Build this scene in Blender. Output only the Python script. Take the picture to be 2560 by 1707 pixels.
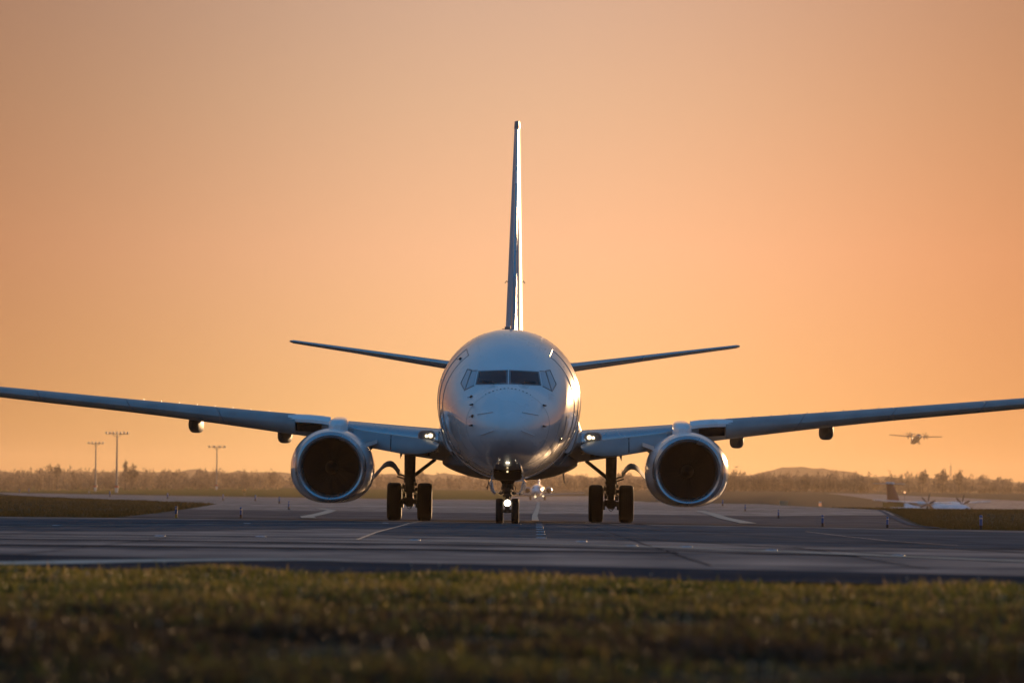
import bpy, math, random
import numpy as np
from mathutils import Vector, Matrix

random.seed(7); rng = np.random.default_rng(7)
sc = bpy.context.scene
for o in list(bpy.data.objects): bpy.data.objects.remove(o)
COL = sc.collection
R = math.radians

# ------------------------------------------------------------------ camera
cam_d = bpy.data.cameras.new('camera'); cam = bpy.data.objects.new('camera', cam_d); COL.objects.link(cam)
cam_d.lens = 200; cam_d.sensor_width = 36; cam_d.clip_start = .5; cam_d.clip_end = 40000
cam.matrix_world = Matrix.Translation((0, 0, .6)) @ Matrix.Rotation(R(90 + 1.597), 4, 'X') @ Matrix.Rotation(R(.65), 4, 'Z')
cam_d.dof.use_dof = True; cam_d.dof.focus_distance = 147; cam_d.dof.aperture_fstop = 4.0
sc.camera = cam

# ------------------------------------------------------------------ light
SUN_AZ, SUN_EL = 14.0, 4.2
sunv = Vector((math.sin(R(SUN_AZ)) * math.cos(R(SUN_EL)), math.cos(R(SUN_AZ)) * math.cos(R(SUN_EL)), math.sin(R(SUN_EL))))
sd = bpy.data.lights.new('sun', 'SUN'); sd.energy = 4.8; sd.angle = R(.55); sd.color = (1, .60, .30)
so = bpy.data.objects.new('sun', sd); COL.objects.link(so); so.rotation_euler = sunv.to_track_quat('Z', 'Y').to_euler()

world = bpy.data.worlds.new('World'); sc.world = world; world.use_nodes = True
wn = world.node_tree; wn.nodes.clear()
def N(nt, t, **k):
    n = nt.nodes.new(t)
    for a, b in k.items(): setattr(n, a, b)
    return n
def math_n(nt, op, a, b=None, clamp=False):
    n = N(nt, 'ShaderNodeMath', operation=op, use_clamp=clamp)
    for i, v in enumerate((a, b)):
        if v is None: continue
        if isinstance(v, (int, float)): n.inputs[i].default_value = v
        else: nt.links.new(v, n.inputs[i])
    return n.outputs[0]
def ramp(nt, fac, stops, interp='LINEAR'):
    n = N(nt, 'ShaderNodeValToRGB'); n.color_ramp.interpolation = interp
    e = n.color_ramp.elements
    while len(e) > 1: e.remove(e[-1])
    e[0].position = stops[0][0]; e[0].color = (*stops[0][1], 1)
    for p, c in stops[1:]:
        x = e.new(p); x.color = (*c, 1)
    if fac is not None: nt.links.new(fac, n.inputs[0])
    return n.outputs[0]
def mixc(nt, fac, a, b, mode='MIX'):
    n = N(nt, 'ShaderNodeMix', data_type='RGBA', blend_type=mode)
    for s, v in ((n.inputs[0], fac), (n.inputs[6], a), (n.inputs[7], b)):
        if isinstance(v, (int, float)): s.default_value = v
        elif isinstance(v, tuple): s.default_value = (*v, 1)
        else: nt.links.new(v, s)
    return n.outputs[2]
sky = N(wn, 'ShaderNodeTexSky', sky_type='NISHITA', sun_disc=False)
sky.sun_elevation = R(SUN_EL); sky.sun_rotation = R(SUN_AZ); sky.dust_density = 3; sky.air_density = 1.2; sky.ozone_density = 1.5
tc = N(wn, 'ShaderNodeTexCoord'); sp = N(wn, 'ShaderNodeSeparateXYZ'); wn.links.new(tc.outputs['Generated'], sp.inputs[0])
elev = math_n(wn, 'DIVIDE', math_n(wn, 'ARCSINE', sp.outputs[2]), math.pi / 2)            # 0..1 for 0..90 degrees
az = math_n(wn, 'ARCTAN2', sp.outputs[0], sp.outputs[1])                                     # 0 = +Y, positive to +X
q_ = lambda d: math.sqrt(d / 90)
front = ramp(wn, math_n(wn, 'POWER', math_n(wn, 'MAXIMUM', elev, 0.0), .5), [
    (0, (1.06, .56, .19)), (q_(.8), (1.03, .56, .22)), (q_(2.5), (.985, .520, .295)), (q_(4), (.755, .45, .29)),
    (q_(5.3), (.61, .385, .285)), (q_(9), (.46, .345, .285)), (q_(18), (.22, .24, .28)), (q_(45), (.045, .145, .30)), (1, (.025, .13, .30))])
back = ramp(wn, math_n(wn, 'POWER', math_n(wn, 'MAXIMUM', elev, 0.0), .5), [
    (0, (.46, .36, .34)), (q_(4), (.44, .40, .43)), (q_(9), (.30, .38, .51)), (q_(20), (.11, .28, .48)), (q_(45), (.035, .19, .42)), (1, (.025, .13, .30))])
h = N(wn, 'ShaderNodeVectorMath', operation='DOT_PRODUCT')
flat = N(wn, 'ShaderNodeCombineXYZ'); wn.links.new(sp.outputs[0], flat.inputs[0]); wn.links.new(sp.outputs[1], flat.inputs[1])
nrm = N(wn, 'ShaderNodeVectorMath', operation='NORMALIZE'); wn.links.new(flat.outputs[0], nrm.inputs[0]); wn.links.new(nrm.outputs[0], h.inputs[0])
h.inputs[1].default_value = (math.sin(R(SUN_AZ)), math.cos(R(SUN_AZ)), 0)
side = N(wn, 'ShaderNodeMapRange', interpolation_type='SMOOTHSTEP'); wn.links.new(h.outputs['Value'], side.inputs[0]); side.inputs[1].default_value = -.35; side.inputs[2].default_value = .97
grad = mixc(wn, side.outputs[0], back, front)
# lens edge darkening painted into the sky: both sides dim and redden, most near the horizon
ge = math_n(wn, 'DIVIDE', elev, 17 / 90)
ge = math_n(wn, 'POWER', 2.71828, math_n(wn, 'MULTIPLY', math_n(wn, 'MULTIPLY', ge, ge), -1.0))
gl3 = N(wn, 'ShaderNodeCombineXYZ')
for i, (c0, k) in enumerate(((.9, .78), (.4, 1.05), (.2, 1.20))):
    ga = math_n(wn, 'DIVIDE', math_n(wn, 'SUBTRACT', az, R(c0)), R(4.6))
    ga = math_n(wn, 'POWER', 2.71828, math_n(wn, 'MULTIPLY', math_n(wn, 'MULTIPLY', ga, ga), -1.0))
    edge_dim = math_n(wn, 'SUBTRACT', 1.0, math_n(wn, 'MULTIPLY', math_n(wn, 'MULTIPLY', math_n(wn, 'SUBTRACT', 1.0, ga), .70), ge))
    wn.links.new(math_n(wn, 'POWER', edge_dim, k), gl3.inputs[i])
grad = mixc(wn, 1.0, grad, gl3.outputs[0], 'MULTIPLY')
grad10 = mixc(wn, 1.0, grad, (10.0, 10.0, 10.0), 'MULTIPLY')
skyc = mixc(wn, .97, sky.outputs[0], grad10)
bg = N(wn, 'ShaderNodeBackground'); bg.inputs[1].default_value = .1; wn.links.new(skyc, bg.inputs[0])
wo = N(wn, 'ShaderNodeOutputWorld'); wn.links.new(bg.outputs[0], wo.inputs[0])

vs = sc.view_settings; vs.view_transform = 'Standard'; vs.look = 'None'; vs.gamma = 1; vs.use_curve_mapping = False; vs.exposure = 0
sc.render.engine = 'CYCLES'
cy = sc.cycles; cy.use_denoising = True; cy.max_bounces = 6; cy.volume_bounces = 0; cy.transparent_max_bounces = 12
cy.sample_clamp_indirect = 6; cy.caustics_reflective = False; cy.caustics_refractive = False

# ------------------------------------------------------------------ helpers
class MB:
    def __init__(s): s.v = []; s.f = []
    def add(s, vs, fs):
        b = len(s.v); s.v += [tuple(v) for v in vs]; s.f += [tuple(b + i for i in f) for f in fs]; return s
    def box(s, c, d, m=None):
        cx, cy_, cz = c; a, b, e = d[0] / 2, d[1] / 2, d[2] / 2
        vs = [Vector((x, y, z)) for x in (-a, a) for y in (-b, b) for z in (-e, e)]
        if m is not None: vs = [m @ v for v in vs]
        vs = [(v[0] + cx, v[1] + cy_, v[2] + cz) for v in vs]
        return s.add(vs, [(0, 1, 3, 2), (4, 6, 7, 5), (0, 4, 5, 1), (2, 3, 7, 6), (0, 2, 6, 4), (1, 5, 7, 3)])
    def tube(s, p0, p1, r0, r1=None, n=12, cap=True):
        r1 = r0 if r1 is None else r1
        p0, p1 = Vector(p0), Vector(p1); d = (p1 - p0).normalized()
        a = d.orthogonal().normalized(); b = d.cross(a)
        vs = []
        for p, r in ((p0, r0), (p1, r1)):
            for i in range(n):
                t = 2 * math.pi * i / n; vs.append(p + (a * math.cos(t) + b * math.sin(t)) * r)
        fs = [(i, (i + 1) % n, n + (i + 1) % n, n + i) for i in range(n)]
        if cap: fs += [tuple(range(n))[::-1], tuple(range(n, 2 * n))]
        return s.add(vs, fs)
    def path(s, pts, r, n=6):
        for a, b in zip(pts[:-1], pts[1:]): s.tube(a, b, r, n=n)
        return s
    def loft(s, rings, closed=True, caps=(True, True)):
        n = len(rings[0]); vs = [p for r in rings for p in r]; fs = []
        for j in range(len(rings) - 1):
            for i in range(n if closed else n - 1):
                k = (i + 1) % n
                fs.append((j * n + i, j * n + k, (j + 1) * n + k, (j + 1) * n + i))
        if caps[0]: fs.append(tuple(range(n))[::-1])
        if caps[1]: fs.append(tuple((len(rings) - 1) * n + i for i in range(n)))
        return s.add(vs, fs)
    def lathe(s, prof, c=(0, 0, 0), axis='Y', n=32):
        rings = []
        for a, r in prof:
            ring = []
            for i in range(n):
                t = 2 * math.pi * i / n
                if axis == 'Y': ring.append((c[0] + r * math.cos(t), c[1] + a, c[2] + r * math.sin(t)))
                elif axis == 'X': ring.append((c[0] + a, c[1] + r * math.cos(t), c[2] + r * math.sin(t)))
                else: ring.append((c[0] + r * math.cos(t), c[1] + r * math.sin(t), c[2] + a))
            rings.append(ring)
        return s.loft(rings, True, (False, False))
    def ball(s, c, r, n=10, sc3=(1, 1, 1)):
        m = n // 2; rings = []
        for j in range(m + 1):
            p = math.pi * j / m; q = max(math.sin(p), .001)
            rings.append([(c[0] + r * sc3[0] * q * math.cos(2 * math.pi * i / n), c[1] + r * sc3[1] * q * math.sin(2 * math.pi * i / n), c[2] + r * sc3[2] * math.cos(p)) for i in range(n)])
        return s.loft(rings, True, (False, False))
    def mesh(s, name, mat, smooth=True):
        me = bpy.data.meshes.new(name); me.from_pydata(s.v, [], s.f)
        if mat: me.materials.append(mat)
        me.validate(); 
        import bmesh
        bm = bmesh.new(); bm.from_mesh(me); bmesh.ops.recalc_face_normals(bm, faces=bm.faces)
        if smooth:
            for f in bm.faces: f.smooth = True
            for e in bm.edges:
                if len(e.link_faces) == 2 and e.calc_face_angle(0) > R(38): e.smooth = False
        bm.to_mesh(me); bm.free(); me.update()
        return me
    def build(s, name, mat, parent=None, smooth=True):
        return link(name, s.mesh(name, mat, smooth), parent)
def link(name, me, parent=None):
    o = bpy.data.objects.new(name, me); COL.objects.link(o)
    if parent: o.parent = parent
    return o
def tag(o, label=None, cat=None, group=None, kind=None):
    for k, v in (('label', label), ('category', cat), ('group', group), ('kind', kind)):
        if v: o[k] = v
    return o
def empty(name, loc=(0, 0, 0), rz=0):
    o = bpy.data.objects.new(name, None); COL.objects.link(o); o.location = loc; o.rotation_euler = (0, 0, rz); o.empty_display_size = .1
    return o
KIDS = {}
def copy_tree(o, parent=None):
    c = o.copy(); COL.objects.link(c); c.parent = parent
    for ch in [k for k in bpy.data.objects if k.parent == o]: copy_tree(ch, c)
    return c
def mat(name, color, rough=.5, metal=0, spec=.5, coat=0, emit=None, es=0, noise=None, bump=None):
    m = bpy.data.materials.new(name); m.use_nodes = True; nt = m.node_tree; p = nt.nodes['Principled BSDF']
    p.inputs['Base Color'].default_value = (*color, 1); p.inputs['Roughness'].default_value = rough
    p.inputs['Metallic'].default_value = metal; p.inputs['Specular IOR Level'].default_value = spec
    p.inputs['Coat Weight'].default_value = coat; p.inputs['Coat Roughness'].default_value = .04
    if emit: p.inputs['Emission Color'].default_value = (*emit, 1); p.inputs['Emission Strength'].default_value = es
    tcn = N(nt, 'ShaderNodeTexCoord')
    if noise:     # (scale vector, amount, detail)
        mp = N(nt, 'ShaderNodeMapping'); nt.links.new(tcn.outputs['Object'], mp.inputs[0]); mp.inputs['Scale'].default_value = noise[0]
        nz = N(nt, 'ShaderNodeTexNoise'); nt.links.new(mp.outputs[0], nz.inputs[0]); nz.inputs['Scale'].default_value = 1; nz.inputs['Detail'].default_value = noise[2]
        r = ramp(nt, nz.outputs[0], [(.3, tuple(c * (1 - noise[1]) for c in color)), (.7, tuple(min(1, c * (1 + noise[1] * .6)) for c in color))])
        nt.links.new(r, p.inputs['Base Color'])
        rr = N(nt, 'ShaderNodeMapRange'); nt.links.new(nz.outputs[0], rr.inputs[0]); rr.inputs[3].default_value = rough * .8; rr.inputs[4].default_value = min(1, rough * 1.25)
        nt.links.new(rr.outputs[0], p.inputs['Roughness'])
    if bump:      # (scale vector, strength, distance)
        mp = N(nt, 'ShaderNodeMapping'); nt.links.new(tcn.outputs['Object'], mp.inputs[0]); mp.inputs['Scale'].default_value = bump[0]
        nz = N(nt, 'ShaderNodeTexNoise'); nt.links.new(mp.outputs[0], nz.inputs[0]); nz.inputs['Scale'].default_value = 1; nz.inputs['Detail'].default_value = 3
        b = N(nt, 'ShaderNodeBump'); b.inputs['Strength'].default_value = bump[1]; b.inputs['Distance'].default_value = bump[2]
        nt.links.new(nz.outputs[0], b.inputs['Height']); nt.links.new(b.outputs[0], p.inputs['Normal'])
    return m
def pchip(X, Y):
    X = np.array(X, float); Y = np.array(Y, float); h_ = np.diff(X); d = np.diff(Y) / h_
    m = np.zeros(len(X)); m[0] = d[0]; m[-1] = d[-1]
    for i in range(1, len(X) - 1):
        if d[i - 1] * d[i] > 0:
            w1 = 2 * h_[i] + h_[i - 1]; w2 = h_[i] + 2 * h_[i - 1]; m[i] = (w1 + w2) / (w1 / d[i - 1] + w2 / d[i])
    def f(x):
        x = min(max(x, X[0]), X[-1]); i = min(int(np.searchsorted(X, x, 'right')) - 1, len(X) - 2); t = (x - X[i]) / h_[i]
        return float((2 * t**3 - 3 * t**2 + 1) * Y[i] + (t**3 - 2 * t**2 + t) * h_[i] * m[i] + (-2 * t**3 + 3 * t**2) * Y[i + 1] + (t**3 - t**2) * h_[i] * m[i + 1])
    return f

# ------------------------------------------------------------------ materials
M = {}
M['paint'] = mat('white_paint', (.82, .83, .84), .27, spec=.5, coat=1.0, noise=((.7, .25, .9), .10, 4), bump=((1.2, .5, 1.2), .015, .02))
M['grey_paint'] = mat('grey_paint', (.27, .30, .31), .34, noise=((2, 1, 2), .15, 3))
M['metal'] = mat('polished_metal', (.48, .51, .53), .26, metal=.85, noise=((.8, .5, .8), .06, 2))
M['frame'] = mat('window_frame', (.16, .19, .21), .45)
M['seal'] = mat('window_seal', (.30, .30, .29), .4, metal=.5)
M['glass'] = mat('cockpit_glass', (.004, .009, .013), .06, spec=.75)
M['side_glass'] = mat('side_glass', (.52, .57, .61), .14, spec=.6)  # opaque pale colour imitates sky reflected in the side panes
M['gear'] = mat('gear_steel', (.10, .10, .105), .5, metal=.2, noise=((9, 9, 9), .4, 3))
M['strut'] = mat('gear_dark', (.05, .048, .045), .5, noise=((9, 9, 9), .4, 3))
M['rubber'] = mat('tyre_rubber', (.016, .016, .017), .72, spec=.25, bump=((20, 20, 20), .1, .01))
M['dark'] = mat('void_shade', (.006, .006, .007), .9, spec=.1)  # near-black colour stands in for shade inside intakes and bays
M['fin_paint'] = mat('fin_paint', (.46, .48, .52), .6)
M['blade'] = mat('fan_metal', (.03, .03, .032), .45, metal=.5)
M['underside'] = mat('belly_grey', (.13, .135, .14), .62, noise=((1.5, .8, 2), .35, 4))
M['black'] = mat('black_probe', (.02, .02, .022), .4)
M['silver'] = mat('silver_strip', (.82, .82, .84), .35)
M['lamp'] = mat('lamp_lens', (1, .9, .7), .2, emit=(1, .76, .45), es=3.2)
M['taxilamp'] = mat('taxi_lamp_lens', (1, .9, .7), .2, emit=(1, .86, .62), es=14)
M['glasscase'] = mat('lamp_housing', (.10, .12, .14), .12, spec=.7)

def asphalt(name, c, amount=.35, rough=.85, gl=.05, sx=.05, sy=.35, bumpy=.3):
    m = mat(name, c, rough, spec=0); nt = m.node_tree; p = nt.nodes['Principled BSDF']; tcn = nt.nodes['Texture Coordinate'] if 'Texture Coordinate' in nt.nodes else N(nt, 'ShaderNodeTexCoord')
    def nz(scale, det=5, dist=0):
        mp = N(nt, 'ShaderNodeMapping'); nt.links.new(tcn.outputs['Object'], mp.inputs[0]); mp.inputs['Scale'].default_value = scale
        n = N(nt, 'ShaderNodeTexNoise'); nt.links.new(mp.outputs[0], n.inputs[0]); n.inputs['Scale'].default_value = 1; n.inputs['Detail'].default_value = det; n.inputs['Distortion'].default_value = dist
        return n.outputs[0]
    a = nz((sx, sy, 1), 5, .6); b = nz((.9, .25, 1), 4); g = nz((14, 14, 14), 2)
    t = math_n(nt, 'ADD', math_n(nt, 'MULTIPLY', a, .62), math_n(nt, 'ADD', math_n(nt, 'MULTIPLY', b, .26), math_n(nt, 'MULTIPLY', g, .12)))
    lo = tuple(x * (1 - amount) for x in c); hi = tuple(x * (1 + amount) for x in c)
    nt.links.new(ramp(nt, t, [(.34, lo), (.50, c), (.64, hi)]), p.inputs['Base Color'])
    rr = N(nt, 'ShaderNodeMapRange'); nt.links.new(t, rr.inputs[0]); rr.inputs[1].default_value = .35; rr.inputs[2].default_value = .65; rr.inputs[3].default_value = rough - .14; rr.inputs[4].default_value = min(1, rough + .12)
    nt.links.new(rr.outputs[0], p.inputs['Roughness'])
    bp = N(nt, 'ShaderNodeBump'); bp.inputs['Strength'].default_value = bumpy; bp.inputs['Distance'].default_value = .01
    nt.links.new(nz((3, 1.2, 3), 6), bp.inputs['Height']); nt.links.new(bp.outputs[0], p.inputs['Normal'])
    go = N(nt, 'ShaderNodeBsdfGlossy'); go.inputs['Roughness'].default_value = .42; nt.links.new(bp.outputs[0], go.inputs['Normal'])
    mr_ = N(nt, 'ShaderNodeMapRange'); nt.links.new(math_n(nt, 'ADD', math_n(nt, 'MULTIPLY', nz((.045, .22, 1), 4, 1.0), .6), math_n(nt, 'MULTIPLY', b, .4)), mr_.inputs[0]); mr_.inputs[1].default_value = .34; mr_.inputs[2].default_value = .66; mr_.inputs[3].default_value = 0; mr_.inputs[4].default_value = gl * 2
    ms_ = N(nt, 'ShaderNodeMixShader'); nt.links.new(mr_.outputs[0], ms_.inputs[0]); nt.links.new(p.outputs[0], ms_.inputs[1]); nt.links.new(go.outputs[0], ms_.inputs[2]); nt.links.new(ms_.outputs[0], nt.nodes['Material Output'].inputs[0])
    return m
M['asphalt'] = asphalt('worn_asphalt', (.112, .099, .097), .32, gl=.165)
M['asphalt_new'] = asphalt('fresh_asphalt', (.066, .078, .090), .4, gl=.04)
M['asphalt_edge'] = asphalt('shoulder_asphalt', (.040, .043, .052), .3, .9, gl=.012)
M['asphalt_far'] = asphalt('far_asphalt', (.105, .085, .078), .35, .8, gl=.26, sx=.03, sy=.05)
M['paintmark'] = asphalt('road_paint', (.42, .40, .34), .35, .7, sx=1.5, sy=1.5)
M['yellowmark'] = asphalt('yellow_paint', (.55, .44, .33), .3, .7, sx=1.5, sy=1.5)
M['dirt'] = asphalt('dirty_joint', (.085, .068, .040), .5, .95, gl=.02, sx=1, sy=1)
M['crack'] = mat('joint_filler', (.30, .24, .17), .3, spec=.6)
M['tar'] = asphalt('tar_band', (.042, .043, .048), .4, .8, gl=.03, sx=.2, sy=1)

def grassground(name, c1, c2, c3, sx=.12, sy=.05):
    m = mat(name, c1, .95, spec=0); nt = m.node_tree; p = nt.nodes['Principled BSDF']; tcn = N(nt, 'ShaderNodeTexCoord')
    mp = N(nt, 'ShaderNodeMapping'); nt.links.new(tcn.outputs['Object'], mp.inputs[0]); mp.inputs['Scale'].default_value = (sx, sy, 1)
    n = N(nt, 'ShaderNodeTexNoise'); nt.links.new(mp.outputs[0], n.inputs[0]); n.inputs['Scale'].default_value = 1; n.inputs['Detail'].default_value = 9; n.inputs['Roughness'].default_value = .65
    nt.links.new(ramp(nt, n.outputs[0], [(.36, c1), (.5, c2), (.66, c3)]), p.inputs['Base Color'])
    bp = N(nt, 'ShaderNodeBump'); bp.inputs['Strength'].default_value = .6; bp.inputs['Distance'].default_value = .1
    n2 = N(nt, 'ShaderNodeTexNoise'); nt.links.new(tcn.outputs['Object'], n2.inputs[0]); n2.inputs['Scale'].default_value = 2.5; n2.inputs['Detail'].default_value = 5
    nt.links.new(n2.outputs[0], bp.inputs['Height']); nt.links.new(bp.outputs[0], p.inputs['Normal'])
    return m
M['ground'] = grassground('field_ground', (.078, .070, .050), (.105, .090, .060), (.09, .088, .055))
M['field'] = grassground('green_field', (.045, .075, .018), (.055, .085, .02), (.07, .085, .026), .01, .02)
def leafy(name, stops, trans=.45, gloss=.03):
    m = bpy.data.materials.new(name); m.use_nodes = True; nt = m.node_tree; nt.nodes.clear()
    at = N(nt, 'ShaderNodeAttribute', attribute_name='tint')
    c = ramp(nt, at.outputs['Fac'], stops)
    d = N(nt, 'ShaderNodeBsdfDiffuse'); t = N(nt, 'ShaderNodeBsdfTranslucent'); g = N(nt, 'ShaderNodeBsdfGlossy'); g.inputs['Roughness'].default_value = .35 if gloss > .01 else .7
    nt.links.new(c, d.inputs[0]); nt.links.new(c, t.inputs[0])
    a = N(nt, 'ShaderNodeMixShader'); a.inputs[0].default_value = trans; nt.links.new(d.outputs[0], a.inputs[1]); nt.links.new(t.outputs[0], a.inputs[2])
    b = N(nt, 'ShaderNodeMixShader'); b.inputs[0].default_value = gloss; nt.links.new(a.outputs[0], b.inputs[1]); nt.links.new(g.outputs[0], b.inputs[2])
    o = N(nt, 'ShaderNodeOutputMaterial'); nt.links.new(b.outputs[0], o.inputs[0])
    return m
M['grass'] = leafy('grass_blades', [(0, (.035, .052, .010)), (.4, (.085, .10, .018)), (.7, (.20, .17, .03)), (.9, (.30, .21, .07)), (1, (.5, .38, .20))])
M['drygrass'] = leafy('dry_grass', [(0, (.022, .026, .008)), (.45, (.040, .038, .012)), (.75, (.060, .046, .018)), (1, (.10, .07, .03))], .3, .004)
M['brown_grass'] = leafy('brown_grass', [(0, (.016, .013, .008)), (.45, (.034, .026, .014)), (.75, (.066, .047, .026)), (1, (.14, .10, .055))])
M['twigs'] = leafy('bare_twigs', [(0, (.12, .095, .08)), (.6, (.24, .185, .145)), (1, (.42, .31, .20))], .6, .004)  # paled so the colour carries part of the distance haze
M['bark'] = mat('bark', (.05, .04, .032), .9)

# ------------------------------------------------------------------ terrain
YK = [0, 120, 166, 200, 300, 400, 550, 700, 1000, 1300, 1700, 2150, 2600, 3500, 6000, 9000]
PROF = {
    -.09: [0, 0, 0, 0, .10, .22, .42, .77, .95, 1.1, 1.35, 1.8, 5.0, 8, 14, 18],
    -.05: [0, 0, 0, 0, .10, .27, .42, .50, .62, .90, 1.9, 3.4, 5.3, 8, 14, 18],
    .0:   [0, 0, 0, -.02, .10, .28, .42, .46, .52, .60, 1.8, 3.5, 5.0, 8, 14, 18],
    .045: [0, 0, 0, -.02, .10, .28, .43, .55, .90, 1.8, 3.3, 5.2, 6.5, 9, 14, 18],
    .062: [0, 0, 0, .02, .20, .29, .20, -.5, -2.3, -1.2, 2.4, 5.0, 6.3, 9, 14, 18],
    .09:  [0, 0, 0, .02, .24, .30, .12, -.7, -2.7, -1.5, 2.2, 4.9, 6.2, 9, 14, 18]}
UK = sorted(PROF); PF = [pchip(YK, PROF[u]) for u in UK]
def terrain(x, y):
    if y <= 1: return 0.0
    u = x / y; uc = min(max(u, UK[0]), UK[-1]); i = min(max(int(np.searchsorted(UK, uc, 'right')) - 1, 0), len(UK) - 2)
    t = (uc - UK[i]) / (UK[i + 1] - UK[i]); z = PF[i](y) * (1 - t) + PF[i + 1](y) * t
    s = min(max((abs(u) - .3) / .9, 0), 1); return z * (1 - s * s * (3 - 2 * s))
ROWS = sorted(set([round(v, 1) for v in np.geomspace(10, 9000, 170)] + [150, 167, 257, 350, 450, 600, 640, 700, 830, 960, 1010, 1300, 1320]))
US = [-1.5, -1, -.6, -.4, -.3, -.2, -.14, -.11, -.09, -.07, -.05, -.035, -.02, 0, .02, .035, .045, .053, .062, .076, .09, .11, .14, .2, .3, .4, .6, 1, 1.5]
mb = MB(); GZ = -.03
for y in ROWS:
    for u in US: mb.v.append((u * y, y, terrain(u * y, y) + GZ))
nu = len(US)
for j in range(len(ROWS) - 1):
    for i in range(nu - 1): mb.f.append((j * nu + i, j * nu + i + 1, (j + 1) * nu + i + 1, (j + 1) * nu + i))
b = len(mb.v)
mb.v += [(-13500, -9000, GZ), (13500, -9000, GZ), (13500, 9000, GZ), (15, 10, GZ), (-15, 10, GZ), (-13500, 9000, GZ)]
mb.f += [(b, b + 1, b + 3, b + 4), (b + 1, b + 2, b + 3), (b + 5, b, b + 4)]
ground = mb.build('ground', M['ground']); tag(ground, kind='structure')

def near_edge(x): return 44.5 - .6 * min(max(x, -8), 8)
def far_edge(x): return 163 + (.55 * max(x, -14) if x < 0 else -1.85 * min(x, 13))
XS = [-400, -100, -50, -30, -20, -14, -11, -8, -6, -4, -2, 0, 2, 4, 6, 8, 10, 13, 16, 20, 30, 50, 100, 400]
def strip_xy(name, f0, f1, xs, z, m, kind='structure', label=None):
    k = MB()
    for x in xs: k.v += [(x, f0(x), z), (x, f1(x), z)]
    for i in range(len(xs) - 1): k.f.append((2 * i, 2 * i + 2, 2 * i + 3, 2 * i + 1))
    o = k.build(name, m, smooth=False); tag(o, kind=kind); 
    return o
taxiway = strip_xy('taxiway', near_edge, far_edge, XS, 0, M['asphalt'])
def shoulder(x): return near_edge(x) + 8.2 - .25 * min(max(x, -8), 8)
strip_xy('taxiway_shoulder', near_edge, shoulder, XS, .004, M['asphalt_edge'])
strip_xy('dirty_joint', lambda x: far_edge(x) - 2.6, lambda x: far_edge(x) - .5, XS, .004, M['dirt'])
strip_xy('road_joint', lambda x: far_edge(x) - .5, lambda x: far_edge(x), XS, .006, M['tar'])
def polyline_strip(name, pts, w, m, lift=.008, sub=1):
    k = MB(); P = [Vector((p[0], p[1], 0)) for p in pts]; Q = []
    for a, b_ in zip(P[:-1], P[1:]):
        for s in range(sub): Q.append(a.lerp(b_, s / sub))
    Q.append(P[-1]); 
    for i, p in enumerate(Q):
        d = (Q[min(i + 1, len(Q) - 1)] - Q[max(i - 1, 0)]).normalized(); n = Vector((d.y, -d.x, 0)) * w / 2
        for q in (p - n, p + n): k.v.append((q.x, q.y, terrain(q.x, q.y) + lift))
    for i in range(len(Q) - 1): k.f.append((2 * i, 2 * i + 1, 2 * i + 3, 2 * i + 2))
    o = k.build(name, m, smooth=False); tag(o, kind='structure'); return o
def patch_sheet(name, pts, m, z):
    k = MB(); k.add([(x, y, z) for x, y in pts], [tuple(range(len(pts)))]); o = k.build(name, m, smooth=False); tag(o, kind='structure'); return o
patch_sheet('asphalt_patch', [(-60, 96), (-8.4, 93), (-6.3, 95.5), (-3.33, 112.6), (-2.45, 112), (-2.42, 150), (-4.5, 151), (-11.5, 146), (-60, 140)], M['asphalt_new'], .004)
patch_sheet('asphalt_patch', [(-2.36, 95), (1.2, 90), (4.5, 80), (30, 50), (30, 100), (12, 128), (6.5, 140), (2, 148), (-2.36, 150)], M['asphalt_new'], .0035)
patch_sheet('asphalt_patch', [(-60, 66), (-5, 69), (2, 68.5), (2, 66.8), (-5, 66.6), (-60, 62)], M['tar'], .004)
patch_sheet('asphalt_patch', [(-60, 78), (-5, 77.5), (0, 76), (4, 66), (4, 64.8), (0, 74), (-5, 75.6), (-60, 75)], M['tar'], .005)
cl = [(-60, 82), (-20, 82.6), (-7.45, 82.8), (-4.07, 83.0), (-2.4, 82.4), (-1.1, 81.2), (-.37, 80.1), (1.04, 77.4), (2.2, 74.2), (3.4, 70), (5.5, 61.6), (8, 50), (9.5, 40)]
polyline_strip('centre_line', cl, .45, M['yellowmark'])
polyline_strip('centre_line', [(-30, 40), (-14, 92), (-9.6, 106.6), (-7.8, 116.8), (-5.9, 127), (-4, 135), (-1.6, 146), (.3, 156), (.8, 162)], .20, M['yellowmark'])
polyline_strip('edge_line', [(-12, 26), (-8, 40), (-5.6, 46), (-4.4, 48.9), (-3.6, 51.6), (-2.8, 53.6), (-2.2, 54.4), (-1.6, 54.6)], .9, M['paintmark'], .010)
polyline_strip('asphalt_joint', [(-2.2, 82), (-2.27, 90), (-2.36, 100), (-2.40, 112), (-2.42, 125), (-2.48, 140), (-2.42, 155)], .05, M['crack'], .009)
polyline_strip('asphalt_joint', [(6.29, 120.9), (6.18, 105), (6.2, 93.4), (6.63, 84.2)], .035, M['crack'], .009)
for i, (y0, sl, wd) in enumerate(((58.5, -.35, .05), (63.2, -.30, .09), (72.8, -.12, .05), (79.5, -.10, .06), (88, -.06, .07), (104, -.05, .08), (119, -.04, .08), (133, -.04, .1))):
    polyline_strip('tar_joint', [(x, y0 + sl * x + .35 * math.sin(x * .7 + i) + .2 * math.sin(x * 2.1 + 2 * i)) for x in np.linspace(-13, 13, 60)], wd, M['tar'], .0065)
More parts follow.
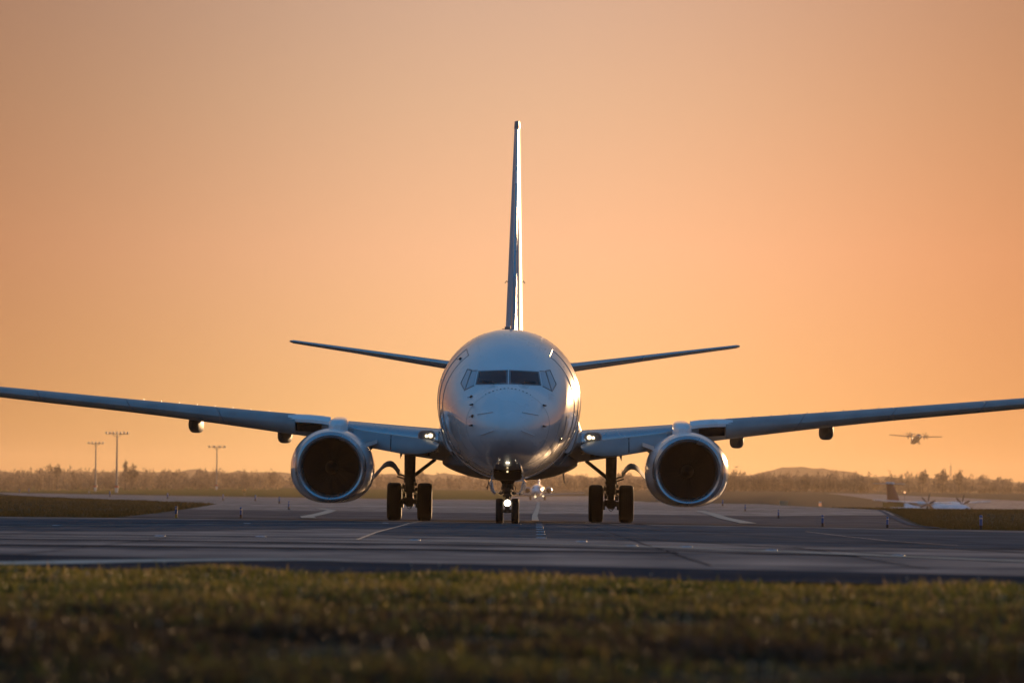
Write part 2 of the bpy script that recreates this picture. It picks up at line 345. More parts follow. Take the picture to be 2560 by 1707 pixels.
for i, (x0, ya, yb) in enumerate(((-7.6, 56, 150), (-4.9, 56, 82), (1.9, 54, 148), (3.9, 53, 78), (7.4, 60, 146), (10.2, 60, 140))):
    polyline_strip('tar_joint', [(x0 + .010 * math.sin(y * .35 + i), y) for y in np.linspace(ya, yb, 40)], .03, M['tar'], .0067)
def rubber(x0, y0, x1, y1, bow, w):
    polyline_strip('rubber_mark', [(x0 + (x1 - x0) * t + bow * math.sin(math.pi * t), y0 + (y1 - y0) * t) for t in np.linspace(0, 1, 26)], w, M['rubbermark'], .0072)
M['rubbermark'] = asphalt('rubber_streak', (.062, .058, .060), .5, .8, gl=.08, sx=2, sy=.5)
for a in ((-3.3, 152, -12, 60, -2.2, .22), (-2.4, 152, -11, 58, -2.2, .22), (2.5, 152, 8.5, 56, -1.6, .22), (3.4, 152, 9.6, 56, -1.6, .22), (-.3, 150, 5.6, 60, -1.5, .12), (-6.5, 150, -13, 100, 1, .3)): rubber(*a)
# far taxiway: the apron beyond the crest, then a narrow strip to the distant jet
def far_strip(name, rows, m, lift):
    k = MB(); ks = []; xl = lambda y: float(np.interp(y, [r[0] for r in rows], [r[1] for r in rows])); xr = lambda y: float(np.interp(y, [r[0] for r in rows], [r[2] for r in rows]))
    ys = [y for y in ROWS if rows[0][0] <= y <= rows[-1][0]]; n = 41
    for y in ys:
        a, b_ = xl(y), xr(y)
        for i in range(n): x = a + (b_ - a) * i / (n - 1); k.v.append((x, y, terrain(x, y) + lift))
    for j in range(len(ys) - 1):
        for i in range(n - 1): k.f.append((j * n + i, j * n + i + 1, (j + 1) * n + i + 1, (j + 1) * n + i))
    o = k.build(name, m); tag(o, kind='structure'); return o
M['asphalt_mid'] = asphalt('mid_asphalt', (.085, .072, .072), .35, .8, gl=.075, sx=.03, sy=.05)
far_strip('road', [(150, -10.5, 11.4), (167, -11.3, 12), (250, -14.4, 17), (257, -14.6, 17.4)], M['asphalt_mid'], -.012)
far_strip('road', [(257, -14.6, 17.4), (350, -18, 23), (450, -32, 26), (600, -52, 29), (640, -57, 28), (700, -63, 22), (830, -100, 20), (960, -112, 22), (1010, -16, 22), (1700, -8, 30)], M['asphalt_far'], -.012)
polyline_strip('centre_line', [(.75, 168), (1.0, 230), (1.6, 330), (3, 600), (5.4, 1200)], .22, M['yellowmark'], .004, 12)
polyline_strip('edge_line', [(-6.0, 170), (-6.6, 185), (-7.1, 210), (-7.6, 235), (-8.2, 262), (-9.6, 285)], .45, M['yellowmark'], .006, 6)
polyline_strip('edge_line', [(7.0, 167), (7.8, 195), (8.6, 230), (9.6, 270), (10.6, 320)], .5, M['yellowmark'], .006, 6)
k = MB()
SR = ([950, 1100, 1300, 1600, 1950], [95, 98, 98, 104, 108], [260, 230, 190, 160, 125]); sy = [y for y in ROWS if 950 <= y <= 1950]
for y in sy:
    for q in range(13): x = float(np.interp(y, SR[0], SR[1]) * (1 - q / 12) + np.interp(y, SR[0], SR[2]) * q / 12); k.v.append((x, y, terrain(x, y) + .06))
for j in range(len(sy) - 1):
    for i in range(12): k.f.append((j * 13 + i, j * 13 + i + 1, (j + 1) * 13 + i + 1, (j + 1) * 13 + i))
tag(k.build('road', M['asphalt_far']), kind='structure')
M['concrete'] = asphalt('edge_concrete', (.10, .115, .135), .2, .8, gl=.02, sx=.5, sy=.3)
polyline_strip('kerb_strip', [(11.3, 150), (11.85, 167), (17.0, 255), (22.7, 350), (25.7, 450), (28.7, 600)], .22, M['concrete'], .004, 8)
# green field in the far left
k = MB(); ys = [y for y in ROWS if 1300 <= y <= 2500]
for y in ys:
    for u in (-.2, -.11, -.09, -.07, -.05, -.035, -.02, 0): k.v.append((u * y, y, terrain(u * y, y) + .05))
for j in range(len(ys) - 1):
    for i in range(7): k.f.append((j * 8 + i, j * 8 + i + 1, (j + 1) * 8 + i + 1, (j + 1) * 8 + i))
tag(k.build('field', M['field']), kind='structure')

# distant hills
def ridge(name, y, prof, depth, m):
    xs = np.linspace(-1400, 1400, 260) * (y / 6000); k = MB(); f = pchip([p[0] for p in prof], [p[1] for p in prof])
    nb = rng.normal(0, 1, len(xs)); 
    for i, x in enumerate(xs):
        t = f(x / y); t += (abs(nb[i]) * 1.6 + math.sin(i * .9) * .8) * y / 6000
        k.v += [(x, y - depth, -2), (x, y, t), (x, y + depth, -2)]
    for i in range(len(xs) - 1):
        a = 3 * i; k.f += [(a, a + 3, a + 4, a + 1), (a + 1, a + 4, a + 5, a + 2)]
    o = k.build(name, m); tag(o, kind='structure'); return o
M['hill'] = grassground('wooded_hill', (.09, .07, .05), (.13, .10, .07), (.16, .12, .08), .02, .02)  # hill colour paled a little, painting in some distance haze
ridge('hills', 6000, [(-.3, 26), (-.09, 24), (-.05, 26), (0, 26), (.036, 27), (.043, 31), (.0465, 34.5), (.0505, 37.5), (.055, 36.8), (.0585, 32.5), (.064, 29), (.075, 27), (.09, 26), (.3, 26)], 500, M['hill'])

# ------------------------------------------------------------------ haze
k = MB(); k.box((0, 0, 30), (27600, 18600, 72)); hz = k.build('haze', None, smooth=False); tag(hz, kind='stuff')
hm = bpy.data.materials.new('haze_air'); hm.use_nodes = True; hm.node_tree.nodes.clear()
pv = N(hm.node_tree, 'ShaderNodeVolumePrincipled'); pv.inputs['Color'].default_value = (.95, .74, .52, 1); pv.inputs['Density'].default_value = .68e-4; pv.inputs['Anisotropy'].default_value = .40
oo = N(hm.node_tree, 'ShaderNodeOutputMaterial'); hm.node_tree.links.new(pv.outputs[0], oo.inputs['Volume']); hz.data.materials.append(hm)

# ------------------------------------------------------------------ airliner
jet = empty('airliner', (-.09, 142, 0), -R(.27))
tag(jet, 'white twin-engine jet airliner facing the camera on the taxiway, lights on', 'airliner')
w_ = pchip([0, .05, .15, .4, .8, 1.3, 1.8, 2.4, 3.2, 4.2, 5.3, 6.5, 8, 27, 30, 33, 36, 38.5, 39.4], [.02, .22, .38, .60, .83, 1.04, 1.20, 1.37, 1.55, 1.71, 1.82, 1.87, 1.88, 1.88, 1.72, 1.35, .85, .38, .12])
zt_ = pchip([0, .05, .15, .4, .8, 1.3, 1.7, 1.88, 2.1, 2.4, 2.9, 3.6, 4.5, 5.5, 6.8, 8, 28, 33, 36, 38.5, 39.4], [2.37, 2.55, 2.68, 2.88, 3.13, 3.36, 3.49, 3.55, 3.71, 3.92, 4.20, 4.50, 4.76, 4.95, 5.07, 5.09, 5.09, 5.0, 4.85, 4.6, 4.42])
zb_ = pchip([0, .05, .15, .4, .8, 1.3, 1.8, 2.5, 3.5, 4.5, 5.8, 7, 24, 27, 30, 33, 36, 38.5, 39.4], [2.33, 2.16, 2.04, 1.87, 1.72, 1.59, 1.49, 1.38, 1.27, 1.20, 1.15, 1.14, 1.14, 1.35, 2.0, 2.75, 3.45, 4.0, 4.28])
zc_ = pchip([0, .4, 1.3, 2.5, 4, 5.5, 7, 28, 33, 36, 39.4], [2.35, 2.40, 2.52, 2.78, 3.02, 3.15, 3.2, 3.2, 3.65, 4.0, 4.35])
def sec(y, t):
    s = math.sin(t); c = math.cos(t); zc = zc_(y)
    e = 1.0
    if s < 0: x = w_(y) * math.copysign(abs(c) ** .92, c)
    else: x = w_(y) * c
    return (x, y, zc + ((zt_(y) - zc) if s > 0 else (zc - zb_(y))) * s)
ST = [0, .02, .05, .1, .16, .25, .35, .5, .65, .8, 1, 1.2, 1.4, 1.6, 1.75, 1.85, 1.95, 2.1, 2.25, 2.4, 2.6, 2.9, 3.2, 3.6, 4, 4.5, 5, 5.5, 6.1, 6.8, 8, 11, 15, 19, 24, 26, 28, 30, 32, 34, 36, 37.5, 38.5, 39.4]
k = MB(); k.loft([[sec(y, 2 * math.pi * i / 96) for i in range(96)] for y in ST]); fuselage = k.build('fuselage', M['paint'], jet)
def surf_y(x, z):
    lo, hi = 0.0, 8.0
    for _ in range(30):
        y = (lo + hi) / 2; w = w_(y); ok = False
        if abs(x) < w:
            zc = zc_(y)
            if z >= zc: ok = ((z - zc) / (zt_(y) - zc)) ** 2 + (x / w) ** 2 < 1
            else: ok = ((zc - z) / (zc - zb_(y))) ** 2 + (abs(x) / w) ** (2 / .92) < 1
        if ok: hi = y
        else: lo = y
    return hi
def surf(x, z, off=0):
    y = surf_y(x, z); e = .02
    gx = (surf_y(x + e, z) - surf_y(x - e, z)) / (2 * e); gz = (surf_y(x, z + e) - surf_y(x, z - e)) / (2 * e)
    n = Vector((gx, -1, gz)); 
    if n.length > 12: n.normalize(); n *= 1
    n.normalize(); return Vector((x, y, z)) + n * off
def quad_patch(c, off, n=10, m=6, back=.0):
    # corners: top-left, top-right, bottom-right, bottom-left in the front view
    k = MB(); rings = []
    for j in range(m + 1):
        row = []
        for i in range(n + 1):
            a = Vector(c[0]).lerp(Vector(c[1]), i / n); b_ = Vector(c[3]).lerp(Vector(c[2]), i / n); p = a.lerp(b_, j / m); row.append(surf(p[0], p[1], off))
        rings.append(row)
    k.loft(rings, False, (False, False))
    # rim back into the skin gives the pane thickness
    rim = [rings[0][i] for i in range(n + 1)] + [rings[j][n] for j in range(1, m + 1)] + [rings[m][i] for i in range(n - 1, -1, -1)] + [rings[j][0] for j in range(m - 1, 0, -1)]
    k.loft([rim, [p + Vector((0, off + .01, 0)) for p in rim]], True, (False, False))
    return k
def seam(pts, r=.01, off=.004, n=8):
    P = []
    for a, b_ in zip(pts[:-1], pts[1:]):
        for i in range(n): q = Vector(a).lerp(Vector(b_), i / n); P.append(surf(q[0], q[1], off))
    P.append(surf(pts[-1][0], pts[-1][1], off)); return P
for s in (-1, 1):
    def mir(c): return [(s * x, z) for x, z in c]
    fr = quad_patch(mir([(.014, 3.897), (.768, 3.875), (.832, 3.508), (.014, 3.53)]), .007, 12, 6); fo = fr.build('window_frame', M['frame'], jet)
    gl = quad_patch(mir([(.060, 3.87), (.735, 3.845), (.795, 3.535), (.060, 3.555)]), .016, 12, 6); g = gl.build('windshield', M['glass'], jet); 
    g2 = quad_patch(mir([(.80, 3.86), (.925, 3.87), (1.075, 3.40), (.87, 3.50)]), .008, 4, 8); p2 = g2.build('side_window', M['side_glass'], jet)
    q = MB().path(seam(mir([(.79, 3.885), (.93, 3.885), (1.085, 3.385), (.865, 3.49)]), n=6), .010); q.build('frame', M['seal'], p2)
    g3 = quad_patch(mir([(.955, 3.88), (1.045, 3.905), (1.19, 3.56), (1.105, 3.39)]), .008, 4, 8); p3 = g3.build('side_window', M['side_glass'], jet)
    q = MB().path(seam(mir([(.945, 3.90), (1.05, 3.925), (1.21, 3.555), (1.105, 3.365), (.945, 3.90)]), n=6), .014); q.build('frame', M['seal'], p3)
    # wipers
    q = MB(); pts = seam(mir([(.36, 3.50), (.40, 3.56), (.66, 3.575)]), off=.04, n=4) if s < 0 else seam(mir([(.36, 3.50), (.40, 3.56), (.66, 3.565)]), off=.04, n=4)
    q.path(pts[:5], .014).path(pts[4:], .010); q.build('wiper', M['black'], jet)
    # lightning strips on the radome
    for a, b_ in (((.76, 2.735), (.36, 2.795)), ((.67, 2.225), (.34, 2.34))):
        MB().path(seam(mir([a, b_]), off=.012, n=6), .012, 5).build('diverter_strip', M['silver'], jet)
    # pitot probes and vanes
    for (x, z, L) in ((.885, 3.0, .20), (.885, 2.47, .16)):
        p = surf(s * x, z); q = MB(); tip = p + Vector((s * .07, -.06, -.01)); q.tube(p - Vector((0, -.02, 0)), tip, .028, .018, 8); q.tube(tip + Vector((0, .03, 0)), tip + Vector((s * .02, -L, 0)), .014, .008, 8); q.tube(p + Vector((-s * .02, -.005, -.02)), p + Vector((-s * .10, -.02, -.05)), .008, n=5)
        q.build('pitot_probe', M['black'], jet)
    # forward door outline and nose seams
    def vline(y, t0, t1, r=.009):
        P = [Vector(sec(y, R(t0 + (t1 - t0) * i / 24))) for i in range(25)]
        return MB().path([Vector((p.x * s * 1.002, p.y, p.z)) for p in P], r, 5)
    for y, t0, t1 in ((4.05, -42, 52), (4.95, -42, 52)): vline(y, t0, t1).build('door_seam', M['seal'], jet)
    P = [Vector(sec(4.05 + .9 * i / 6, R(52))) for i in range(7)]; MB().path([Vector((p.x * s * 1.003, p.y, p.z + .004)) for p in P], .012, 5).build('door_seam', M['seal'], jet)
    vline(1.32, -70, 55, .0025).build('radome_seam', M['grey_paint'], jet)
    vline(6.9, -60, 70, .006).build('panel_seam', M['grey_paint'], jet)
def hline(t, y0, y1, s, r=.004):
    P = [Vector(sec(y0 + (y1 - y0) * i / 30, R(t))) for i in range(31)]
    return MB().path([Vector((p.x * s * 1.0015, p.y, p.z + (.002 if t > 0 else -.002))) for p in P], r, 4)
for s in (-1, 1):
    for t, y0, y1 in ((63, 3.3, 26), (-52, 1.6, 12)): hline(t, y0, y1, s).build('skin_joint', M['grey_paint'], jet)
    for y, t0, t1 in ((2.95, -60, -4), (5.9, -70, 50), (2.2, -75, -8)):
        P = [Vector(sec(y, R(t0 + (t1 - t0) * i / 24))) for i in range(25)]; MB().path([Vector((p.x * s * 1.0015, p.y, p.z)) for p in P], .004, 4).build('skin_joint', M['grey_paint'], jet)
for i in range(5):      # little stencilled instruction lines below the right-hand side window
    MB().path([surf(1.02, 3.30 - .035 * i, .003), surf(1.02 + (.10, .14, .08, .12, .10)[i], 3.30 - .035 * i, .003)], .005, 4).build('stencil_line', M['silver'], jet)
# row of radome fasteners above the nose
for i in range(13):
    x = -.56 + i * 1.12 / 12; z = 3.415 - .42 * x * x - (.05 * abs(x)); p = surf(x, z, .003)
    q = MB().box(p, (.05 if i % 3 else .025, .012, .022)); q.build('radome_fastener', M['grey_paint'], jet)
for x, z in ((-.885, 2.70), (1.33, 2.17), (-.93, 3.20), (-1.25, 4.22)):
    p = surf(x, z); q = MB(); q.lathe([(-.05, .001), (-.045, .03), (0, .045), (.04, .03)], p, n=10); q.tube(p, p + Vector((-.10, -.03, -.02)), .008, n=5); q.build('vane', M['black'], jet)
q = MB().box((-.07, 8.0, 5.135), (.15, .35, .06)); q.tube((-.22, 8, 5.11), (.08, 8, 5.125), .008); q.build('crown_antenna', M['underside'], jet)
q = MB().box((-.02, 11.5, 5.19), (.02, .5, .22)); q.build('blade_antenna', M['paint'], jet)
# wheel bay left uncut: its shade painted as a dark skin on the underside
k = MB(); rings = []
for j in range(12):
    y = 2.62 + j * .2; zc = zc_(y); row = []
    for i in range(11):
        x = -.36 + .072 * i; zz = zc - (zc - zb_(y)) * (1 - (abs(x) / w_(y)) ** (2 / .92)) ** .5; row.append((x, y, zz - .006))
    rings.append(row)
k.loft(rings, False, (False, False))
k.loft([[(x, 2.66, z) for x, z in ((-.36, 1.33), (.36, 1.33), (.33, 1.17), (.22, 1.12), (-.22, 1.12), (-.33, 1.17))], [(x, 4.7, z) for x, z in ((-.36, 1.2), (.36, 1.2), (.33, 1.13), (.22, 1.10), (-.22, 1.10), (-.33, 1.13))]])
k.build('bay_shade', M['dark'], jet)
p = Vector((0, 2.50, 1.325)); q = MB(); q.ball(p, .026, 10); q.build('belly_lamp', mat('belly_lamp_lens', (1, .85, .6), .3, emit=(1, .72, .38), es=1.6), jet)

# belly fairing
k = MB(); rings = []
for y, w, zb, ztp in ((11.4, .9, 1.20, 1.9), (12.2, 1.35, 1.165, 1.95), (13.2, 1.66, 1.15, 2.05), (14.5, 1.82, 1.15, 2.1), (17, 1.90, 1.15, 2.15), (20, 1.90, 1.15, 2.15), (22.5, 1.8, 1.2, 2.2), (24.5, 1.2, 1.25, 2.3)):
    row = []
    for i in range(48):
        t = 2 * math.pi * i / 48; c, s_ = math.cos(t), math.sin(t); zc = (zb + ztp) / 2; e = .55
        zz = zc + (ztp - zb) / 2 * math.copysign(abs(s_) ** .75, s_); xx = w * math.copysign(abs(c) ** .45, c)
        if zz < zc: zz += .30 * (abs(xx) / w) ** 2.2 * (zc - zz) / (zc - zb)
        row.append((xx, y, zz))
    rings.append(row)
k.loft(rings); k.build('belly_fairing', M['underside'], jet)
for s in (-1, 1):    # wing root fillet, a lip curling round the body side
    k = MB(); rings = []
    for y, o_ in ((12.3, 0), (12.9, .04), (13.6, .10), (16, .16), (19.5, .16), (22, .08), (23.5, 0)):
        rings.append([(s * x, y, z) for x, z in ((1.80, 2.95), (1.862 + o_ * .2, 2.75), (1.87 + o_ * .5, 2.62), (1.84 + o_ * 1.3, 2.35), (1.74 + o_ * 1.2, 2.1), (1.62 + o_, 1.9), (1.5, 1.9), (1.5, 2.95))])
    k.loft(rings); k.build('wing_root_fairing', M['paint'], jet)
    MB().path([(s * x, y, z) for x, y, z in ((1.86, 11.9, 2.5), (1.70, 12.0, 2.0), (1.40, 12.2, 1.62), (1.0, 12.4, 1.38), (.55, 12.5, 1.22))], .02).build('fairing_seam', M['grey_paint'], jet)
    for x, y, z, r_ in ((1.5, 14.2, 1.72, .16), (1.95, 15.5, 1.82, .13)):     # air-inlet and drain bulges under the wing root
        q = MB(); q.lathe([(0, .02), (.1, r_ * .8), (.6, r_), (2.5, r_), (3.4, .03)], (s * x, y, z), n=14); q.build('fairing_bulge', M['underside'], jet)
MB().tube((1.47, 17, 1.42), (1.52, 17.2, 1.10), .022, .014).build('drain_mast', M['silver'], jet)
q = MB().tube((-.46, 5.0, 1.2), (-.53, 5.05, .90), .014); q.box((-.53, 5.0, .93), (.07, .05, .015)); q.box((-.53, 5.0, .90), (.02, .12, .05)); q.build('belly_antenna', M['black'], jet)

# wings
zt_w = pchip([0, 1.88, 5.75, 10.6, 14.6, 17.2], [2.5, 2.62, 2.90, 3.31, 3.67, 3.90]); th_w = pchip([0, 1.88, 5.75, 10.6, 14.6, 17.2], [.95, .86, .52, .33, .27, .16])
le_w = lambda x: 13.0 + .535 * (x - 1.88)
te_w = pchip([0, 1.88, 5.75, 17.2], [20.8, 20.6, 20.1, 22.9])
def airfoil(x, s, n=16, c0=0., c1=1.):
    le, te, zt, th = le_w(x), te_w(x), zt_w(x), th_w(x); ch = te - le; up, lo = [], []
    for i in range(n + 1):
        t = c0 + (c1 - c0) * (1 - math.cos(math.pi * i / n / (2 if c0 == 0 else 1))) if c0 == 0 else c0 + (c1 - c0) * i / n
        t = min(t, c1)
        yt = 5 * (.2969 * math.sqrt(t) - .126 * t - .3516 * t * t + .2843 * t**3 - .1015 * t**4)   # peak 0.5
        zc = zt - th * .5 - .35 * th * t
        up.append((s * x, le + ch * t, zc + yt * th)); lo.append((s * x, le + ch * t, zc - yt * th * .95))
    return up + lo[::-1]
for s in (-1, 1):
    wx = [1.2, 1.88, 2.6, 3.5, 4.4, 5.0, 5.75, 6.6, 7.6, 8.6, 9.6, 10.6, 11.6, 12.6, 13.6, 14.6, 15.6, 16.6, 17.2]
    k = MB(); k.loft([airfoil(x, s, 20) for x in wx]); wing = k.build('wing', M['metal'] if False else M['grey_paint'], jet)
    # polished inboard leading edge
    k = MB(); k.loft([[(p[0], p[1] - .012, p[2] + (.012 if i < 9 else -.006)) for i, p in enumerate(airfoil(x, s, 8, 0, .09))] for x in (1.95, 2.6, 3.4, 4.2, 4.55)], True); k.build('leading_edge', M['metal'], wing)
    # outboard slats, slightly drooped, one per bay
    for a, b_ in ((5.95, 8.098), (8.105, 10.738), (10.745, 13.398), (13.405, 16.9)):
        rings = []
        for q_ in (0, .33, .66, 1):
            x = a + (b_ - a) * q_; le, zt, th = le_w(x), zt_w(x), th_w(x); sw = .535
            prof = [(.42, .02), (.22, -.015), (.06, -.10), (-.10, -.24), (-.20, -.42), (-.24, -.62), (-.20, -.84), (-.10, -1.0), (.05, -1.10), (.20, -1.13), (.12, -1.0), (.02, -.80), (.0, -.5), (.08, -.25), (.25, -.08)]
            rings.append([(s * (x - .10 * pz * 0), le + py * (.9 if x < 12 else .75), zt + pz * th) for py, pz in prof])
        k = MB(); k.loft(rings); sl = k.build('slat', M['metal'] if False else M['grey_paint'], wing)
    for x in (8.10, 10.74, 13.40):
        P = []
        for py, pz in ((.42, .02), (.22, -.015), (.06, -.10), (-.10, -.24), (-.20, -.42), (-.24, -.62), (-.20, -.84), (-.10, -1.0), (.05, -1.10)):
            x2 = x + .12 + .30 * pz; P.append((s * x2, le_w(x2) + py * (.9 if x < 12 else .75) - .006, zt_w(x2) + pz * th_w(x2)))
        MB().path(P, .012, 5).build('slat_joint', M['frame'], wing)
    # seams between the slats are real gaps; a dark backing strip sits behind them
    # krueger panels under the inboard edge
    for a, b_ in ((1.93, 3.24), (3.265, 4.30)):
        top = pchip([1.93, 2.1, 2.6, 3.26, 4.35], [2.12, 2.20, 2.27, 2.355, 2.49]); bot = pchip([1.93, 1.96, 2.1, 2.55, 2.9, 3.64, 4.35], [2.06, 1.99, 1.90, 1.83, 1.845, 1.955, 2.06])
        rings = []
        for i in range(13):
            x = a + (b_ - a) * (i / 12) ** (1.6 if a < 2 else 1); t_, b2 = top(x), bot(x); y0 = le_w(x)
            f_ = []
            for j in range(9):
                v = j / 8; f_.append((s * x, y0 - .10 - .32 * math.sin(v * 1.9), t_ + (b2 - t_) * v))
            rings.append(f_ + [(p[0], p[1] + .05, p[2]) for p in f_[::-1]])
        k = MB(); k.loft(rings); k.build('krueger_flap', M['grey_paint'], wing)
    # dark solids painting the shade of recesses behind the krueger panel and beside the pylon
    k = MB(); k.loft([[(s * x, le_w(x) + dy, z) for dy, z in ((.10, zt_w(x) - .30 - .1 * th_w(x)), (.9, zt_w(x) - th_w(x) * .9), (.9, zt_w(x) - th_w(x) * 1.02), (.05, zt_w(x) - th_w(x) * .97))] for x in (2.2, 3.3, 4.5)]); k.build('cove_shade', M['dark'], wing)
    k = MB(); k.loft([[(s * x, le_w(x) - .10, zt_w(x) - .24), (s * x, le_w(x) + .5, zt_w(x) - .24), (s * x, le_w(x) + .5, zt_w(x) - .46), (s * x, le_w(x) - .02, zt_w(x) - .46)] for x in (5.2, 5.92)]); k.build('cove_shade', M['dark'], wing)
    # raised cap of the fixed leading edge outboard of the pylon
    k = MB(); rings = []
    for x, g in ((4.95, .0), (5.2, .05), (5.55, .06), (5.85, .03), (6.15, .0)):
        le, zt = le_w(x), zt_w(x); rings.append([(s * x, le + py, zt + pz * 1.0 + g * .4) for py, pz in ((.6, .0), (.25, -.01), (.0, -.06), (-.12, -.15), (-.12, -.23), (.0, -.25), (.4, -.25))])
    k.loft(rings); k.build('leading_edge_cap', M['paint'], wing)
    # vortex generators
    for i in range(8):
        x = 6.75 + .515 * i; q = MB(); z = zt_w(x); y = le_w(x) + .22 * (te_w(x) - le_w(x)); q.box((s * x, y, z + .02), (.015, .12, .06)); q.build('vortex_generator', M['grey_paint'], wing)
    # flap track fairings
    for x, zb in ((8.97, 2.45), (6.38, 2.17)):
        zt = zt_w(x) - th_w(x) * .7; zc = (zb + zt) / 2; hh = (zt - zb) / 2; y0 = le_w(x) + 1.6; rings = []
        for py, r_ in ((0, .05), (.2, .55), (.6, .85), (1.3, 1), (2.3, .95), (3.2, .6), (3.9, .15)):
            rings.append([(s * x + .19 * r_ * math.copysign(abs(math.cos(t)) ** .7, math.cos(t)), y0 + py, zt - .04 - hh + hh * 1.0 * (r_ if math.sin(t) < 0 else 1) * math.copysign(abs(math.sin(t)) ** .8, math.sin(t))) for t in [2 * math.pi * i / 24 for i in range(24)]])
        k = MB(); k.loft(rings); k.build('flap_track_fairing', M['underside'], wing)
    # root landing light: glazed recess in the leading edge with two lamps
    def pod(cx, cz, hw, hh, y, d, n=28):
        return [(s * (cx + max(-hw + hh, min(hw - hh, 0)) + math.copysign(hw - hh, math.cos(t)) * 1 + hh * math.cos(t)), y, cz + hh * math.sin(t)) for t in [2 * math.pi * i / n for i in range(n)]]
    yl = le_w(2.2) - .03
    k = MB(); k.loft([[(px, yl - .055 + abs(abs(px) - 2.1) * .35, pz) for px, _, pz in pod(2.27, 2.335, .215, .115, 0, 0)], [(px, yl + .3, pz) for px, _, pz in pod(2.27, 2.335, .215, .115, 0, 0)]]); ll = k.build('landing_light', M['glasscase'], jet)
    k = MB(); k.loft([[(px, yl - .035 + abs(abs(px) - 2.1) * .35, pz) for px, _, pz in pod(2.27, 2.335, .245, .145, 0, 0)], [(px, yl + .3, pz) for px, _, pz in pod(2.27, 2.335, .245, .145, 0, 0)]]); k.build('lamp_rim', M['metal'], ll)
    q = MB()
    q.lathe([(0, .001), (.005, .055), (.03, .06)], (s * 2.165, yl - .085, 2.335), n=20); q.build('lamp', M['lamp'], ll)
    q = MB(); q.lathe([(0, .001), (.005, .036), (.03, .04)], (s * 2.275, yl - .045, 2.325), n=20); q.build('lamp', M['lamp'], ll)

# tail
def lifting(cs, m, name, par=jet, n=14):
    k = MB(); rings = []
    for (px, pz, le, ch, th, ax) in cs:
        up, lo = [], []
        for i in range(n + 1):
            t = (1 - math.cos(math.pi * i / n)) / 2; yt = 5 * (.2969 * math.sqrt(t) - .126 * t - .3516 * t * t + .2843 * t**3 - .1036 * t**4) * th
            if ax == 'h': up.append((px, le + ch * t, pz + yt)); lo.append((px, le + ch * t, pz - yt))
            else: up.append((px + yt, le + ch * t, pz)); lo.append((px - yt, le + ch * t, pz))
        rings.append(up + lo[::-1])
    k.loft(rings); return k.build(name, m, par)
for s in (-1, 1):
    st = lifting([(s * .4, 4.55, 33.3, 4.6, .42, 'h'), (s * 1.97, 4.78, 34.4, 3.9, .27, 'h'), (s * 5.0, 5.24, 36.3, 2.2, .165, 'h'), (s * 7.0, 5.53, 37.5, 1.4, .11, 'h'), (s * 7.12, 5.55, 37.8, 1.0, .05, 'h')], M['grey_paint'], 'tailplane')
    lifting([(s * 1.6, 4.725, 34.10, .34, .17, 'h'), (s * 5.0, 5.24, 36.26, .24, .11, 'h'), (s * 7.0, 5.53, 37.46, .16, .07, 'h')], M['metal'], 'leading_edge', st)
fin = lifting([(0, 4.9, 29.6, 7.0, .66, 'v'), (0, 5.3, 30.2, 6.6, .56, 'v'), (0, 7.4, 32.1, 5.3, .44, 'v'), (0, 9.8, 34.35, 3.8, .31, 'v'), (0, 12.3, 36.7, 2.35, .17, 'v'), (0, 12.5, 37.0, 2.0, .13, 'v')], M['fin_paint'], 'tail_fin')
lifting([(0, 7.35, 31.98, .7, .13, 'v'), (0, 9.8, 34.27, .6, .12, 'v'), (0, 12.25, 36.6, .5, .09, 'v')], M['metal'], 'leading_edge', fin)
lifting([(0, 12.3, 36.62, 2.5, .19, 'v'), (0, 12.53, 36.9, 2.2, .17, 'v')], M['frame'], 'fin_tip', fin)
k = MB(); k.loft([[(-.02, y, 5.0), (-.012, y, z), (.012, y, z), (.02 + w, y, 5.0)] if False else [(-.03 - w, y, 5.0), (-.012 - w * .3, y, z), (.012 + w * .3, y, z), (.03 + w, y, 5.0)] for y, z, w in ((25.0, 5.05, 0), (27, 5.25, .03), (29, 5.7, .08), (30.8, 6.5, .14), (32.3, 7.6, .16))]); k.build('dorsal_fin', M['grey_paint'], fin)
for s in (-1, 1):
    MB().path([(s * .20, 34.8, 7.35), (s * .26, 34.6, 7.40), (s * .31, 34.5, 7.33)], .012).build('fin_antenna', M['black'], fin)

